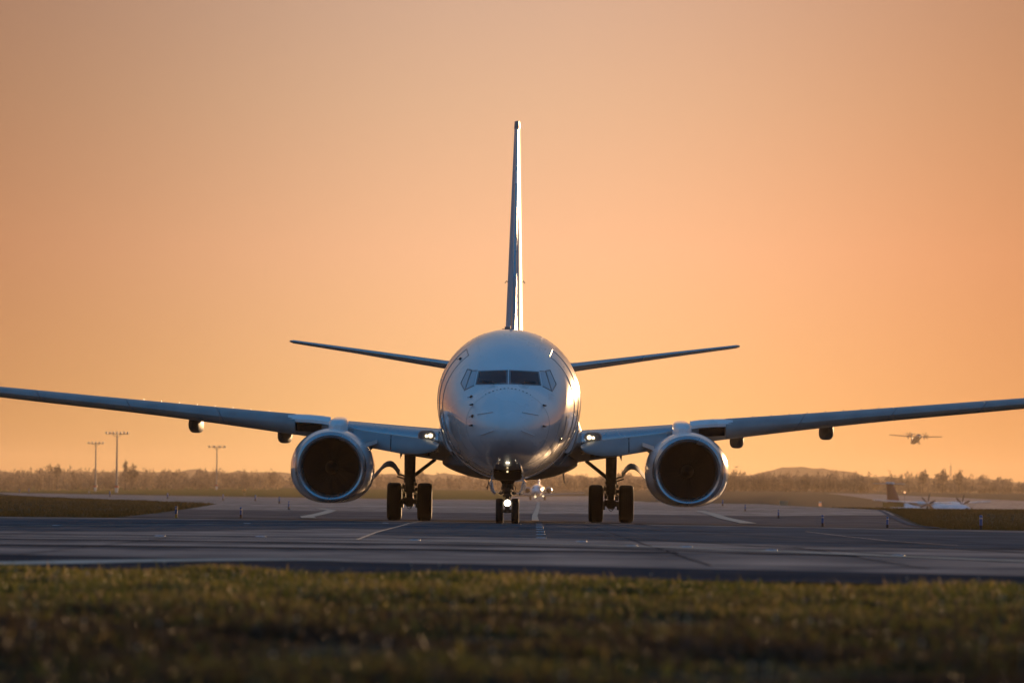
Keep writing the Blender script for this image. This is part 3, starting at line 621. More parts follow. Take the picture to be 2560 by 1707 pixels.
# engines
def engine(s):
    ex, ey, ez = s * 4.84, 12.0, 1.435; n = 72
    e = empty('engine', (ex, ey, ez)); e.parent = jet
    def ring(y, rh, ru, rl, drop=0, sq=.5):
        out = []
        for i in range(n):
            t = 2 * math.pi * i / n; c, s_ = math.cos(t), math.sin(t)
            if s_ >= 0: out.append((rh * math.copysign(abs(c) ** .98, c), y, ru * s_ + drop))
            else: out.append((rh * math.copysign(abs(c) ** (1 - .22 * sq), c), y, -rl * abs(s_) ** (1 - .12 * sq) + drop))
        return out
    k = MB(); k.loft([ring(*a) for a in ((.16, .965, .965, .945, 0, .4), (.32, 1.01, 1.0, .955, 0, .6), (.6, 1.07, 1.04, .965, 0, .9), (1.1, 1.13, 1.075, .97, 0, 1), (1.8, 1.145, 1.09, .965, 0, 1), (2.8, 1.12, 1.06, .94, .02, .9), (3.8, 1.0, .95, .85, .05, .6), (4.6, .82, .8, .72, .08, .3), (4.6, .6, .6, .55, .08, .3), (4.0, .6, .6, .55, .08, .3))], True, (False, False)); k.build('nacelle', M['paint'], e)
    k = MB(); k.loft([ring(*a) for a in ((.17, .97, .97, .95, 0, .4), (.08, .945, .945, .93, 0, .35), (.03, .915, .915, .90, 0, .3), (0, .875, .875, .865, 0, .2), (.02, .835, .835, .83, 0, .1), (.08, .795, .795, .79, 0, 0), (.2, .765, .765, .765, 0, 0), (.40, .75, .75, .75, 0, 0))], True, (False, False)); k.build('inlet_lip', M['metal'], e)
    k = MB(); k.loft([ring(*a) for a in ((.40, .75, .75, .75, 0, 0), (.75, .755, .755, .755, 0, 0), (1.3, .78, .78, .78, 0, 0))], True, (False, True)); k.build('inlet_duct', M['dark'], e)
    k = MB(); k.lathe([(.62, .002), (.66, .05), (.78, .12), (.92, .17), (1.05, .2)], n=24); k.build('spinner', M['blade'], e)
    bl = None
    for i in range(24):
        t = 2 * math.pi * i / 24 + .1
        if bl is None:
            k = MB(); rings = []
            for r_ in (.18, .35, .55, .755):
                tw = R(25 + 38 * (r_ - .18) / .57); hw = .085 + .03 * (r_ - .18); row = []
                for u in (-1, 0, 1): row.append((u * hw * math.sin(tw) + .02 * r_ * (1 - u * u), 1.02 + u * hw * math.cos(tw), r_))
                rings.append(row + [(p[0] + .008, p[1] + .004, p[2]) for p in row[::-1]])
            k.loft(rings); bl = k.mesh('fan_blade', M['blade'])
        o = link('fan_blade', bl, e); o.rotation_euler = (0, t, 0)
    m_ = Matrix.Rotation(s * R(-42), 4, 'Y'); k = MB()     # strake, on the side that faces the body
    a = Vector((-s * .92, 1.0, .62)); b_ = Vector((-s * 1.22, 1.35, .73)); c_ = Vector((-s * 1.2, 1.9, .70)); d_ = Vector((-s * .97, 2.1, .50)); nn = Vector((-s * .0, 0, .055))
    k.loft([[a + nn, b_ + nn, c_ + nn, d_ + nn], [a - nn, b_ - nn, c_ - nn, d_ - nn]]); k.build('strake', M['paint'], e)
    k = MB(); rings = []
    for y, hw, zt, zb in ((.85, .10, 1.16, .92), (1.0, .22, 1.26, .9), (1.3, .27, 1.32, .85), (2.0, .27, 1.36, .85), (3.2, .25, 1.42, .75), (5.0, .2, 1.38, .5), (6.5, .08, 1.2, .6)):
        zc, hh = (zt + zb) / 2, (zt - zb) / 2
        rings.append([(-s * .14 + hw * math.copysign(abs(math.cos(t)) ** .6, math.cos(t)), y, zc + hh * math.copysign(abs(math.sin(t)) ** .6, math.sin(t))) for t in [2 * math.pi * i / 24 for i in range(24)]])
    k.loft(rings); k.build('pylon', M['paint'], e)
    for t in (-50, 215):
        q = MB(); q.box((1.13 * math.cos(R(t)), 2.6, .97 * math.sin(R(t))), (.03, .5, .05)); q.build('latch', M['grey_paint'], e)
    return e
engine(-1); engine(1)

# landing gear
def tyre_mesh(R_, W, name='tyre'):
    k = MB(); h = W / 2
    prof = [(-h * .55, R_ * .55), (-h * .9, R_ * .62), (-h, R_ * .78), (-h * .98, R_ * .88), (-h * .86, R_ * .955), (-h * .62, R_ * .99)]
    g = []
    for c in (-.42, -.14, .14, .42): g += [(h * (c - .035), R_ * .998), (h * (c - .03), R_ * .982), (h * (c + .03), R_ * .982), (h * (c + .035), R_ * .998)]
    prof = prof + g + [(-a, r_) for a, r_ in prof[::-1]]
    k.lathe(prof, axis='X', n=40); return k.mesh(name, M['rubber'])
def rim_mesh(R_, W):
    k = MB(); h = W / 2; k.lathe([(-h * .5, .02), (-h * .5, R_ * .2), (-h * .35, R_ * .4), (-h * .56, R_ * .56), (h * .56, R_ * .56), (h * .35, R_ * .4), (h * .5, R_ * .2), (h * .5, .02)], axis='X', n=24); return k.mesh('rim', M['gear'])
mt, mr = tyre_mesh(.535, .415), rim_mesh(.535, .415); ntm, nrm_ = tyre_mesh(.327, .196), rim_mesh(.327, .196)
def wheel(par, x, y, R_, tm, rm):
    w = empty('wheel', (x, y, R_ - .004)); w.parent = par; link('tyre', tm, w); link('rim', rm, w); return w
def wheel_flat(par, x, y, R_, tm, rm):       # thing > part > sub-part: wheel is the tyre mesh, rim its child
    w = link('wheel', tm, par); w.location = (x, y, R_ - .004); r_ = link('rim', rm, w); return w
for s in (-1, 1):
    gy = 19.6; g = empty('main_gear', (s * 2.86, gy, 0)); g.parent = jet
    for dx in (-.43, .43):
        w = link('tyre', mt, g); w.location = (dx, 0, .531); r_ = link('rim', mr, g); r_.location = (dx, 0, .531)
    q = MB(); q.tube((0, 0, 1.95), (0, 0, 1.15), .165, .155, 18); q.tube((0, 0, 1.2), (0, 0, .82), .135, n=18); q.tube((0, 0, .9), (0, 0, .55), .095, n=16)
    q.tube((0, 0, 1.16), (0, 0, 1.10), .175, n=18); q.tube((0, 0, .86), (0, 0, .80), .16, n=18)
    q.tube((-.30, 0, .531), (.30, 0, .531), .075, n=14); q.box((0, 0, .52), (.22, .26, .24)); q.build('shock_strut', M['strut'], g)
    q = MB(); q.tube((-.08, .14, .98), (-.08, .42, .76), .035); q.tube((.08, .14, .98), (.08, .42, .76), .035); q.tube((-.08, .12, .50), (-.06, .42, .75), .035); q.tube((.08, .12, .50), (.06, .42, .75), .035); q.build('torque_link', M['strut'], g)
    q = MB()
    for a in range(9):
        t = a / 8; q.tube((.14 + .03 * math.sin(a * 1.7), -.09, 1.1 - t * .55), (.16 + .03 * math.cos(a * 2.1), -.10, 1.04 - t * .55), .012, n=6)
        q.tube((-.15 + .03 * math.sin(a * 2.3), -.09, 1.2 - t * .62), (-.16 + .04 * math.cos(a * 1.3), -.11, 1.13 - t * .62), .014, n=6)
    for (a, b_, c_) in ((-.17, .95, .09), (.18, .88, .08), (.17, 1.02, .07), (-.15, .72, .08), (.16, .68, .09), (-.14, .60, .06)): q.box((a, -.06, b_), (c_, .10, c_ * 1.25))
    ring = [(.07 * math.cos(t), -.14, .40 + .07 * math.sin(t)) for t in [2 * math.pi * i / 16 for i in range(17)]]; q.path(ring, .010)
    q.path([(-.10, -.13, .52), (-.13, -.15, .46), (-.06, -.16, .40), (.04, -.15, .38), (.10, -.14, .47), (.12, -.13, .56)], .012)
    q.path([(.16, -.1, .8), (.235, -.1, .72), (.25, -.1, .62), (.20, -.1, .56)], .013); q.path([(-.17, -.1, 1.02), (-.22, -.1, .92), (-.19, -.1, .80)], .010)
    q.box((-.20, 0, .46), (.06, .2, .20)); q.box((.20, 0, .46), (.06, .2, .20)); q.build('hydraulic_lines', M['strut'], g)
    q = MB(); q.tube((-s * .12, .05, 1.27), (-s * .72, .15, 1.74), .052, n=12); q.build('side_brace', M['strut'], g)
    q = MB(); q.tube((s * .08, 0, 1.20), (s * .20, 0, 1.28), .024); q.tube((s * .20, 0, 1.28), (s * .33, 0, 1.30), .024); q.tube((s * .06, 0, 1.14), (s * .36, 0, 1.24), .022); q.build('door_link', M['strut'], g)
    k = MB(); prof = [(1.02, 1.16), (.92, 1.27), (.84, 1.36), (.76, 1.46), (.66, 1.525), (.56, 1.54), (.48, 1.51), (.40, 1.43), (.34, 1.33), (.29, 1.28)]
    rings = []
    for y, dz in ((-.45, -.0), (-.2, .05), (.1, .10), (.45, .15)): rings.append([(s * x, y, z + dz) for x, z in prof] + [(s * (x + .004), y, z + dz - .03) for x, z in prof[::-1]])
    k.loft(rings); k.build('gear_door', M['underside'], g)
    k = MB(); k.loft([[(s * .22, 1.0, 1.95), (s * .32, 1.0, 1.95), (s * .30, 1.0, 1.74)], [(s * .22, 1.5, 1.95), (s * .32, 1.5, 1.95), (s * .30, 1.5, 1.80)]]); k.build('flap_bracket', M['underside'], g)
    # drooped inboard flap edge seen through under the wing
g = empty('nose_gear', (0, 4.0, 0)); g.parent = jet
for dx in (-.2, .2):
    w = link('tyre', ntm, g); w.location = (dx, 0, .323); r_ = link('rim', nrm_, g); r_.location = (dx, 0, .323)
q = MB(); q.tube((0, 0, 1.25), (0, 0, .88), .135, .12, 18); q.tube((0, 0, .88), (0, 0, .70), .095, n=16); q.tube((0, 0, .72), (0, 0, .36), .055, n=14); q.tube((0, 0, .86), (0, 0, .83), .13, n=18); q.tube((0, 0, .74), (0, 0, .70), .12, n=18)
q.tube((-.14, 0, .323), (.14, 0, .323), .045, n=12); q.box((0, 0, .34), (.12, .16, .14)); q.build('shock_strut', M['strut'], g)
q = MB(); q.loft([[(-.34, -.3, 1.2), (.34, -.3, 1.2), (.33, -.3, 1.13), (.19, -.3, 1.09), (.14, -.3, 1.02), (-.14, -.3, 1.02), (-.19, -.3, 1.09), (-.33, -.3, 1.13)], [(-.34, .3, 1.2), (.34, .3, 1.2), (.33, .3, 1.13), (.19, .3, 1.09), (.14, .3, 1.02), (-.14, .3, 1.02), (-.19, .3, 1.09), (-.33, .3, 1.13)]])
q.build('trunnion', M['dark'], g)
q = MB()
for s in (-1, 1):
    q.box((s * .13, -.1, .90), (.06, .12, .08)); q.box((s * .12, -.1, .80), (.05, .1, .06)); q.tube((s * .13, -.12, .79), (s * .19, -.14, .77), .035, n=8); q.tube((s * .20, -.1, .80), (s * .215, -.1, .76), .02, n=6); q.box((s * .17, -.05, .82), (.035, .08, .03)); q.tube((s * .10, -.1, .74), (s * .08, -.1, .66), .014, n=6)
    q.tube((s * .11, -.08, 1.03), (s * .12, -.09, .93), .03, n=8); q.tube((s * .035, .10, .66), (s * .05, .25, .52), .02, n=6)
q.path([(.13, -.1, .99), (.19, -.12, .97), (.205, -.12, .92), (.20, -.12, .86)], .012); q.path([(-.09, -.1, .66), (-.10, -.1, .56), (-.085, -.1, .44)], .008)
q.ball((.12, -.16, 1.02), .045, 10); q.box((0, -.13, .88), (.16, .04, .10)); q.box((0, -.12, .745), (.19, .06, .03)); q.tube((-.03, -.1, .30), (.03, -.1, .30), .03, n=8); q.build('steering_unit', M['gear'], g)
q = MB(); q.lathe([(-.085, .001), (-.08, .05), (-.06, .076), (-.03, .08)], (0, -.11, .53), n=24); tl = q.build('taxi_light', M['taxilamp'], g)
q = MB(); q.lathe([(-.055, .086), (-.06, .094), (0, .09), (.06, .03)], (0, -.11, .53), n=24); q.build('lamp_casing', M['strut'], tl)
for s in (-1, 1):
    k = MB(); rings = []
    for y, dz, dx in ((-1.15, .10, -.085), (-.6, .02, -.055), (0, 0, -.025), (.6, 0, 0)):
        prof = [(.40, 1.26), (.455, 1.18), (.480, 1.08), (.475, .98), (.445, .88), (.395, .79), (.345, .735)]
        rings.append([(s * (x + dx * (.25 + .75 * min(1, (1.26 - z) / .3)) * (1 - .75 * max(0, (.95 - z) / .22))), y, z if z > 1 else z + dz * .5) for x, z in prof] + [(s * (x - .028 + dx * (.25 + .75 * min(1, (1.26 - z) / .3)) * (1 - .75 * max(0, (.95 - z) / .22))), y, z if z > 1 else z + dz * .5) for x, z in prof[::-1]])
    k.loft(rings); k.build('gear_door', M['paint'], g)

# ------------------------------------------------------------------ turboprops
M['backlit_grey'] = mat('backlit_skin', (.13, .12, .13), .5)  # flying plane's shaded, backlit look put into its colour; real paint unknown
M['fin_red'] = mat('maroon_paint', (.22, .045, .04), .35)
M['prop'] = mat('prop_blade', (.05, .05, .055), .4)
def turboprop(name, loc, rot, fincol, label, spin=0, gear=True, skin=None):
    skin = skin or M['paint']
    t = empty(name, loc); t.rotation_euler = rot; tag(t, label, 'propeller plane')
    # local frame: nose toward -Y, z up, origin below the wing on the ground
    ys = [-12.6, -12.5, -12.1, -11.3, -10, -8.5, 4, 7, 10, 12.5, 14, 14.4]; wr = [.03, .3, .65, 1.02, 1.32, 1.43, 1.43, 1.3, 1.0, .6, .25, .08]; zc = [1.85, 1.85, 1.9, 2.0, 2.15, 2.2, 2.2, 2.35, 2.7, 3.15, 3.4, 3.45]
    k = MB(); k.loft([[(wr[j] * math.cos(a), ys[j], zc[j] + wr[j] * math.sin(a)) for a in [2 * math.pi * i / 28 for i in range(28)]] for j in range(len(ys))]); k.build('fuselage', skin, t)
    for s in (-1, 1):
        q = MB(); q.box((s * .42, -11.55, 2.72), (.66, .12, .34), Matrix.Rotation(s * .35, 3, 'Z') @ Matrix.Rotation(.6, 3, 'X')); q.build('windshield', M['glass'], t)
        for i in range(14): 
            q = MB(); q.box((s * 1.415, -8.5 + i * .95, 2.5), (.03, .28, .40)); q.build('window', M['glass'], t)
    for s in (-1, 1):
        k = MB(); rings = []
        for x, le, ch, z in ((0, -1.4, 2.6, 3.75), (4.9, -1.4, 2.6, 3.75), (13.5, -.75, 1.5, 4.15)):
            rings.append([(s * x, le + ch * u, z + v * ch * .16) for u, v in ((0, 0), (.05, .35), (.3, .6), (.7, .4), (1, .02), (.7, -.15), (.3, -.35), (.05, -.25))])
        k.loft(rings); k.build('wing', skin, t)
        k = MB(); rings = []
        for y, r_ in ((-3.9, .22), (-3.7, .36), (-3, .46), (-1.5, .5), (.5, .42), (2, .12)): rings.append([(s * 4.05 + r_ * .8 * math.cos(a), y, 3.55 + (.1 if y > -1 else 0) + r_ * math.sin(a)) for a in [2 * math.pi * i / 18 for i in range(18)]])
        k.loft(rings); nac = k.build('engine', skin, t)
        k = MB(); k.lathe([(-.55, .01), (-.45, .12), (-.2, .22), (0, .26)], (s * 4.05, -3.9, 3.55), n=16); hub = k.build('propeller', M['grey_paint'], t)
        for i in range(6):
            a = spin + i * math.pi / 3; q = MB(); d = Vector((math.cos(a), 0, math.sin(a))); e_ = Vector((-math.sin(a), 0, math.cos(a))); c0 = Vector((s * 4.05, -4.12, 3.55)); rings = []
            for r_, w in ((.2, .08), (.7, .18), (1.3, .22), (1.75, .18), (1.95, .07)): p = c0 + d * r_; rings.append([p + e_ * w + Vector((0, -.05, 0)), p + e_ * -w + Vector((0, .05, 0)), p + e_ * -w + Vector((0, .08, 0)), p + e_ * w + Vector((0, -.02, 0))])
            q.loft(rings); q.build('blade', M['prop'], hub)
    k = MB(); rings = []
    for z, le, ch, th in ((3.0, 8.0, 5.6, .4), (4.2, 10.2, 3.9, .36), (7.2, 12.1, 2.3, .26), (7.65, 12.3, 2.0, .2)): rings.append([(th * .5 * v, le + ch * u, z) for u, v in ((0, 0), (.08, .8), (.3, 1), (.8, .5), (1, .05), (1, -.05), (.8, -.5), (.3, -1), (.08, -.8))])
    k.loft(rings); fin = k.build('tail_fin', fincol, t)
    k = MB(); k.box((0, 13.3, 7.55), (.34, 2.2, .22)); k.box((0, 12.9, 7.35), (.24, 1.9, .28)); k.build('fin_cap', M['paint'], fin)
    k = MB(); rings = []
    for x, le, ch in ((-3.65, 13.1, 1.0), (0, 12.5, 1.6), (3.65, 13.1, 1.0)): rings.append([(x, le + ch * u, 7.32 + v) for u, v in ((0, 0), (.1, .07), (.4, .09), (1, 0), (.4, -.06), (.1, -.05))])
    k.loft(rings); k.build('tailplane', M['grey_paint'], t)
    for s in (-1, 1):
        k = MB(); k.lathe([(-2.4, .05), (-1.8, .4), (-.8, .55), (.8, .55), (1.8, .35), (2.4, .05)], (s * 1.35, .5, 1.25), n=14); k.build('gear_sponson', skin, t)
        q = MB(); q.tube((s * 1.6, .6, 1.1), (s * 2.05, .6, .45), .09, n=8); q.build('gear_leg', M['gear'], t)
        for dx in (-.2, .2):
            q = MB(); q.lathe([(-.1, .1), (-.11, .3), (-.06, .42), (.06, .42), (.11, .3), (.1, .1)], (s * 2.05 + dx, .6, .42), 'X', 18); q.build('wheel', M['rubber'], t)
    q = MB(); q.tube((0, -10.3, 1.0), (0, -10.3, .35), .07, n=8); q.build('gear_leg', M['gear'], t)
    for dx in (-.16, .16):
        q = MB(); q.lathe([(-.07, .08), (-.08, .2), (0, .28), (.08, .2), (.07, .08)], (dx, -10.3, .28), 'X', 16); q.build('wheel', M['rubber'], t)
    q = MB(); q.ball((.0, -12.58, 1.7), .12, 8); q.ball((.35, -12.1, 1.5), .1, 8); q.build('nose_lamp', M['lamp'], t)
    return t
tz = terrain(82.5, 1077)
turboprop('turboprop_plane', (79.8, 1077, -2.75), (0, 0, R(33)), M['fin_red'], 'white high-wing propeller plane with a maroon tail fin behind the grass', .35)
turboprop('turboprop_plane', (204, 2867, 31.2), (R(-9), R(1.5), R(5)), M['backlit_grey'], 'propeller plane with landing gear down flying above the hazy trees', .25, skin=M['backlit_grey'])

# ------------------------------------------------------------------ distant regional jet
rj = empty('regional_jet', (5.6, 1250, terrain(5.6, 1250)), R(-2)); tag(rj, 'small distant jet with rear engines seen below the airliner belly', 'airliner')
k = MB(); ys = [0, .1, .5, 1.4, 2.8, 4.2, 18, 22, 25, 26]; wr = [.03, .25, .6, 1.0, 1.28, 1.35, 1.35, 1.1, .5, .1]
k.loft([[(wr[j] * math.cos(a), ys[j], 1.95 + .02 * ys[j] + wr[j] * math.sin(a)) for a in [2 * math.pi * i / 28 for i in range(28)]] for j in range(len(ys))]); k.build('fuselage', M['paint'], rj)
for s in (-1, 1):
    q = MB(); q.box((s * .45, 1.35, 2.62), (.75, .5, .25), Matrix.Rotation(-.7, 3, 'X')); q.build('windshield', M['glass'], rj)
    k = MB(); k.lathe([(.3, .5), (.05, .58), (0, .62), (.1, .72), (.8, .78), (2.2, .72), (3.2, .45)], (s * 2.35, 17, 2.15), n=24); en = k.build('engine', M['metal'], rj)
    k = MB(); k.lathe([(.35, .01), (.35, .55)], (s * 2.35, 17, 2.15), n=20); k.build('fan', M['dark'], en)
    k = MB(); k.box((s * 1.6, 18.5, 2.2), (.8, 2, .15)); k.build('engine_pylon', M['paint'], rj)
    lifting([(s * 1.0, 1.15, 10.5, 5.0, .45, 'h'), (s * 5, 1.4, 13.2, 2.6, .25, 'h'), (s * 10.4, 1.75, 16.4, 1.2, .12, 'h')], M['grey_paint'], 'wing', rj)
    lifting([(0, 6.2, 24.3, 2.2, .2, 'h'), (s * 3.1, 6.2, 25.6, 1.1, .1, 'h')], M['paint'], 'tailplane', rj)
    q = MB(); q.tube((s * 1.6, 13.5, 1.2), (s * 1.6, 13.5, .4), .09, n=8); q.build('gear_leg', M['gear'], rj)
    q = MB(); q.lathe([(-.2, .1), (-.22, .3), (-.12, .4), (.12, .4), (.22, .3), (.2, .1)], (s * 1.6, 13.5, .4), 'X', 16); q.build('wheel', M['rubber'], rj)
lifting([(0, 2.8, 20, 5, .5, 'v'), (0, 6.3, 24, 3, .35, 'v')], M['paint'], 'tail_fin', rj)
q = MB(); q.tube((0, 1.6, 1.1), (0, 1.6, .3), .07, n=8); q.build('gear_leg', M['gear'], rj)
q = MB(); q.ball((-.15, 1.4, .75), .16, 8); q.build('taxi_light', M['lamp'], rj)
q = MB(); q.ball((1.25, 11.2, 1.0), .2, 8); q.build('landing_light', M['lamp'], rj)

# ------------------------------------------------------------------ edge markers
M['blue'] = mat('blue_plastic', (.02, .10, .30), .35, spec=.6); M['mblack'] = mat('marker_base', (.02, .02, .022), .7); M['yel'] = mat('yellow_base', (.50, .30, .03), .6); M['refl'] = mat('reflective_band', (.6, .62, .66), .25, metal=.3)
def marker_meshes(foot):
    k = MB(); k.tube((0, 0, .11), (0, 0, .32), .036, n=16); k.lathe([(.32, .036), (.335, .025), (.34, .002)], axis='Z', n=16); a = k.mesh('post', M['blue'])
    k = MB(); k.tube((0, 0, 0), (0, 0, .112), .032, n=14); k.tube((0, 0, 0), (0, 0, .012), .07, n=14); b_ = k.mesh('foot', foot)
    k = MB(); k.tube((0, 0, .25), (0, 0, .285), .0375, n=16); c_ = k.mesh('reflector', M['refl']); return a, b_, c_
mm = marker_meshes(M['mblack']); my = marker_meshes(M['yel'])
MARK = [(-9.58, 163.3, 1.0, my, 'blue edge marker with a yellow foot beside the left grass'),
    (-7.9, 167, .95, mm, 'blue edge marker with a dark foot, next right of the yellow-footed one'),
    (-10.3, 265, 1.15, mm, 'blue edge marker nearest to the left engine on the tarmac'),
    (-15.0, 370, 1.3, mm, 'pale blue edge marker just beyond the left engine'),
    (-19.7, 440, 1.4, mm, 'blue edge marker between the right-hand mast and left engine'),
    (-22.7, 450, 1.45, mm, 'blue edge marker just right of the third mast base'),
    (-31.3, 520, 1.6, mm, 'blue edge marker near the tip of the left grass island'),
    (-42.2, 600, 1.7, mm, 'blue edge marker between the two tall left masts'),
    (-59.2, 700, 1.9, mm, 'blue edge marker far left, second from the photo edge'),
    (-69, 800, 1.6, mm, 'leftmost blue edge marker behind the far grass'),
    (-67, 905, 1.6, mm, 'short blue edge marker just left of the tallest mast'),
    (16.8, 450, 1.5, mm, 'blue edge marker partly beside the right engine, farthest of the right row'),
    (13.3, 322, 1.1, mm, 'blue edge marker second farthest on the right tarmac'),
    (10.8, 229, 1.0, mm, 'blue edge marker midway along the right row'),
    (8.35, 152, .95, mm, 'blue edge marker below the far propeller plane tail'),
    (9.75, 147, .9, mm, 'blue edge marker on the grey tarmac left of the big marker'),
    (11.75, 142, 1.12, mm, 'large blue edge marker standing on the right grass verge')]
for x, y, s_, ms, lb in MARK:
    e = empty('edge_marker', (x, y, terrain(x, y) - (.015 if y < 170 else 0))); e.scale = (s_ if s_ < 1.2 else s_ * 1.1,) * 2 + (s_,); tag(e, lb, 'edge marker', 'blue taxiway edge markers')
    for nm, me in zip(('post', 'foot', 'reflector'), ms): link(nm, me, e)

# inset pavement lights
M['inset'] = mat('inset_light_metal', (.5, .52, .55), .55, metal=.8); M['lens'] = mat('inset_lens', (.25, .3, .35), .35, spec=.5)
k = MB(); k.lathe([(0, .085), (.006, .082), (.011, .055), (.011, .002)], axis='Z', n=24); ib = k.mesh('rim', M['inset'])
k = MB(); k.box((0, -.04, .011), (.05, .03, .006)); il = k.mesh('lens', M['lens'])
def inset(x, y, label, group='inset taxiway lights'):
    e = empty('inset_light', (x, y, .004)); tag(e, label, 'pavement light', group); link('rim', ib, e); link('lens', il, e)
ordn = ('nearest', 'second nearest', 'third nearest', 'fourth nearest', 'fourth farthest', 'third farthest', 'second farthest', 'farthest')
for i, y in enumerate((91, 100.4, 109, 117.5, 126, 134, 144, 154)): inset(.5 + (y - 91) * .0045, y, ordn[i] + ' inset light of the close row right of the nose wheels', 'row of inset centre lights')
for x, y, lb in ((-8.85, 111, 'inset light on the thin yellow line at the far left'), (-5.25, 85.4, 'inset light on the yellow curve, leftmost of the near line'), (-5.97, 129.2, 'inset light on the dark asphalt patch left of the left engine'),
                 (-3.79, 86.6, 'inset light second from left along the near yellow curve'), (-3.06, 139.8, 'inset light in front of the left main wheels'), (-1.39, 83.1, 'inset light just left of the aircraft nose wheels, near the curve'),
                 (1.05, 83.7, 'inset light between the nose wheels and right main wheels'), (1.63, 76.5, 'inset light on the bright curve below the right main wheels'), (3.31, 72, 'inset light on the yellow curve below the right engine'),
                 (4.55, 66.7, 'rightmost inset light on the near yellow curve'), (2.17, 158, 'small inset light left of the right main wheels'), (2.37, 76.2, 'small amber-lit inset light on the curve')):
    inset(x, y, lb)

# ------------------------------------------------------------------ floodlight masts
M['mast'] = mat('mast_steel', (.22, .22, .23), .5, metal=.5); M['mastred'] = mat('mast_red', (.45, .05, .04), .5); M['mastwhite'] = mat('mast_white', (.6, .6, .6), .5)
def mast(x, y, h, w, n, label, rz=0):
    z0 = terrain(x, y); e = empty('floodlight_mast', (x, y, z0), rz); tag(e, label, 'floodlight mast', 'floodlight masts on the airfield')
    MB().tube((0, 0, 0), (0, 0, h), .34, .17, n=12).build('pole', M['mast'], e)
    MB().tube((0, 0, .3), (0, 0, 1.4), .42, n=12).build('base_sleeve', M['mastwhite'], e)
    q = MB(); q.tube((0, 0, 1.5), (0, 0, 2.0), .6, n=12); q.build('red_band', M['mastred'], e)
    q = MB(); q.tube((-w / 2, 0, h), (w / 2, 0, h), .10); q.tube((0, -w / 3, h), (0, w / 3, h), .10); q.tube((-w / 4, 0, h), (0, 0, h - .9), .06); q.tube((w / 4, 0, h), (0, 0, h - .9), .06); q.tube((0, 0, h), (0, 0, h + .9), .05); q.build('head_frame', M['mast'], e)
    for i in range(n):
        xx = -w / 2 + w * i / (n - 1); q = MB(); q.box((xx, -.2, h + .28), (w / n * .62, .7, .42), Matrix.Rotation(.35, 3, 'X')); q.build('floodlight', M['mast'], e)
    q = MB(); q.tube((-w * .3, 0, h), (-w * .3, 0, h + 1.1), .04); q.tube((w * .3, 0, h), (w * .3, 0, h + 1.1), .04); q.build('lightning_rod', M['mast'], e)
mast(-103.8, 1500, 15.6, 5.6, 7, 'tallest floodlight mast at left with a wide lamp head')
mast(-134.9, 1850, 15.6, 4.6, 5, 'leftmost floodlight mast, behind and shorter than the tallest one')
mast(-107.4, 2080, 15.6, 5.6, 4, 'third floodlight mast, midway toward the left engine')
M['orange'] = mat('orange_ball', (.75, .28, .03), .5); M['beacon'] = mat('amber_beacon', (1, .6, .2), .3, emit=(1, .50, .22), es=2.2)
e = empty('marker_ball', (-60.7, 1300, terrain(-60.7, 1300))); tag(e, 'round orange marker ball on a thin post in the green field', 'marker ball')
MB().ball((0, 0, 1.35), .38, 14).build('ball', M['orange'], e); MB().tube((0, 0, 0), (0, 0, 1.0), .04).build('post', M['mast'], e)
e = empty('obstacle_light', (70, 1010, terrain(70, 1010) - 0)); tag(e, 'small amber obstacle light just right of the maroon tail fin', 'obstacle light')
MB().ball((0, 0, 5.2), .15, 10).build('lamp', M['beacon'], e); MB().tube((0, 0, 0), (0, 0, 5.1), .04).build('post', M['mast'], e)
e = empty('taxiway_sign', (35.4, 650, terrain(35.4, 650)), R(20)); tag(e, 'small white and orange sign on the grass tip at right', 'sign')
q = MB().box((0, 0, .42), (.34, .12, .40)); q.build('sign_panel', mat('sign_orange', (.7, .3, .12), .5, emit=(1, .4, .2), es=.3), e); MB().box((.0, 0, .69), (.30, .14, .10)).build('sign_cap', M['mastwhite'], e); MB().tube((0, 0, 0), (0, 0, .25), .04).build('post', M['mast'], e)
e = empty('cable_cabinet', (34.6, 720, terrain(34.6, 720))); tag(e, 'low pale green utility cabinet at the tip of the right grass', 'cabinet')
MB().box((0, 0, .25), (1.05, .4, .5)).build('body', mat('cabinet_green', (.22, .24, .16), .6), e); MB().box((0, 0, .52), (1.1, .45, .05)).build('lid', mat('cabinet_lid', (.3, .31, .26), .6), e)
e = empty('added_blank_board', (68, 1010, terrain(68, 1010))); gz0 = terrain(68, 1010); e.rotation_euler = (0, 0, R(3)); tag(e, 'made-up plain olive-yellow board in front of the propeller plane tail', 'added blank board')  # stands in for a blanked-out rectangle; board and legs are made up
MB().box((0, 0, .57 - gz0), (3.75, .25, .82)).build('added_board', mat('added_olive', (.11, .09, .001), .7), e)
for dx in (-1.5, 1.5): MB().tube((dx, 0, 0), (dx, 0, .2 - gz0), .06).build('leg', M['mast'], e)
# lattice antenna mast on the horizon
e = empty('radio_mast', (348, 4500, 10)); tag(e, 'thin hazy lattice radio mast rising above the right-hand wood', 'radio mast')
for sx, sy in ((-1, -1), (1, -1), (1, 1), (-1, 1)): MB().tube((sx * 1.0, sy * 1.0, 0), (sx * .3, sy * .3, 22), .14, n=5).build('leg', M['mast'], e)
q = MB()
for i in range(14):
    z = i * 1.55; a = 1.0 - .7 * z / 22; b2 = 1.0 - .7 * (z + 1.55) / 22; q.tube((-a, -a, z), (b2, -b2, z + 1.55), .09, n=4); q.tube((a, -a, z), (-b2, -b2, z + 1.55), .09, n=4)
q.tube((0, 0, 22), (0, 0, 25), .12, n=5); q.build('lattice', M['mast'], e)

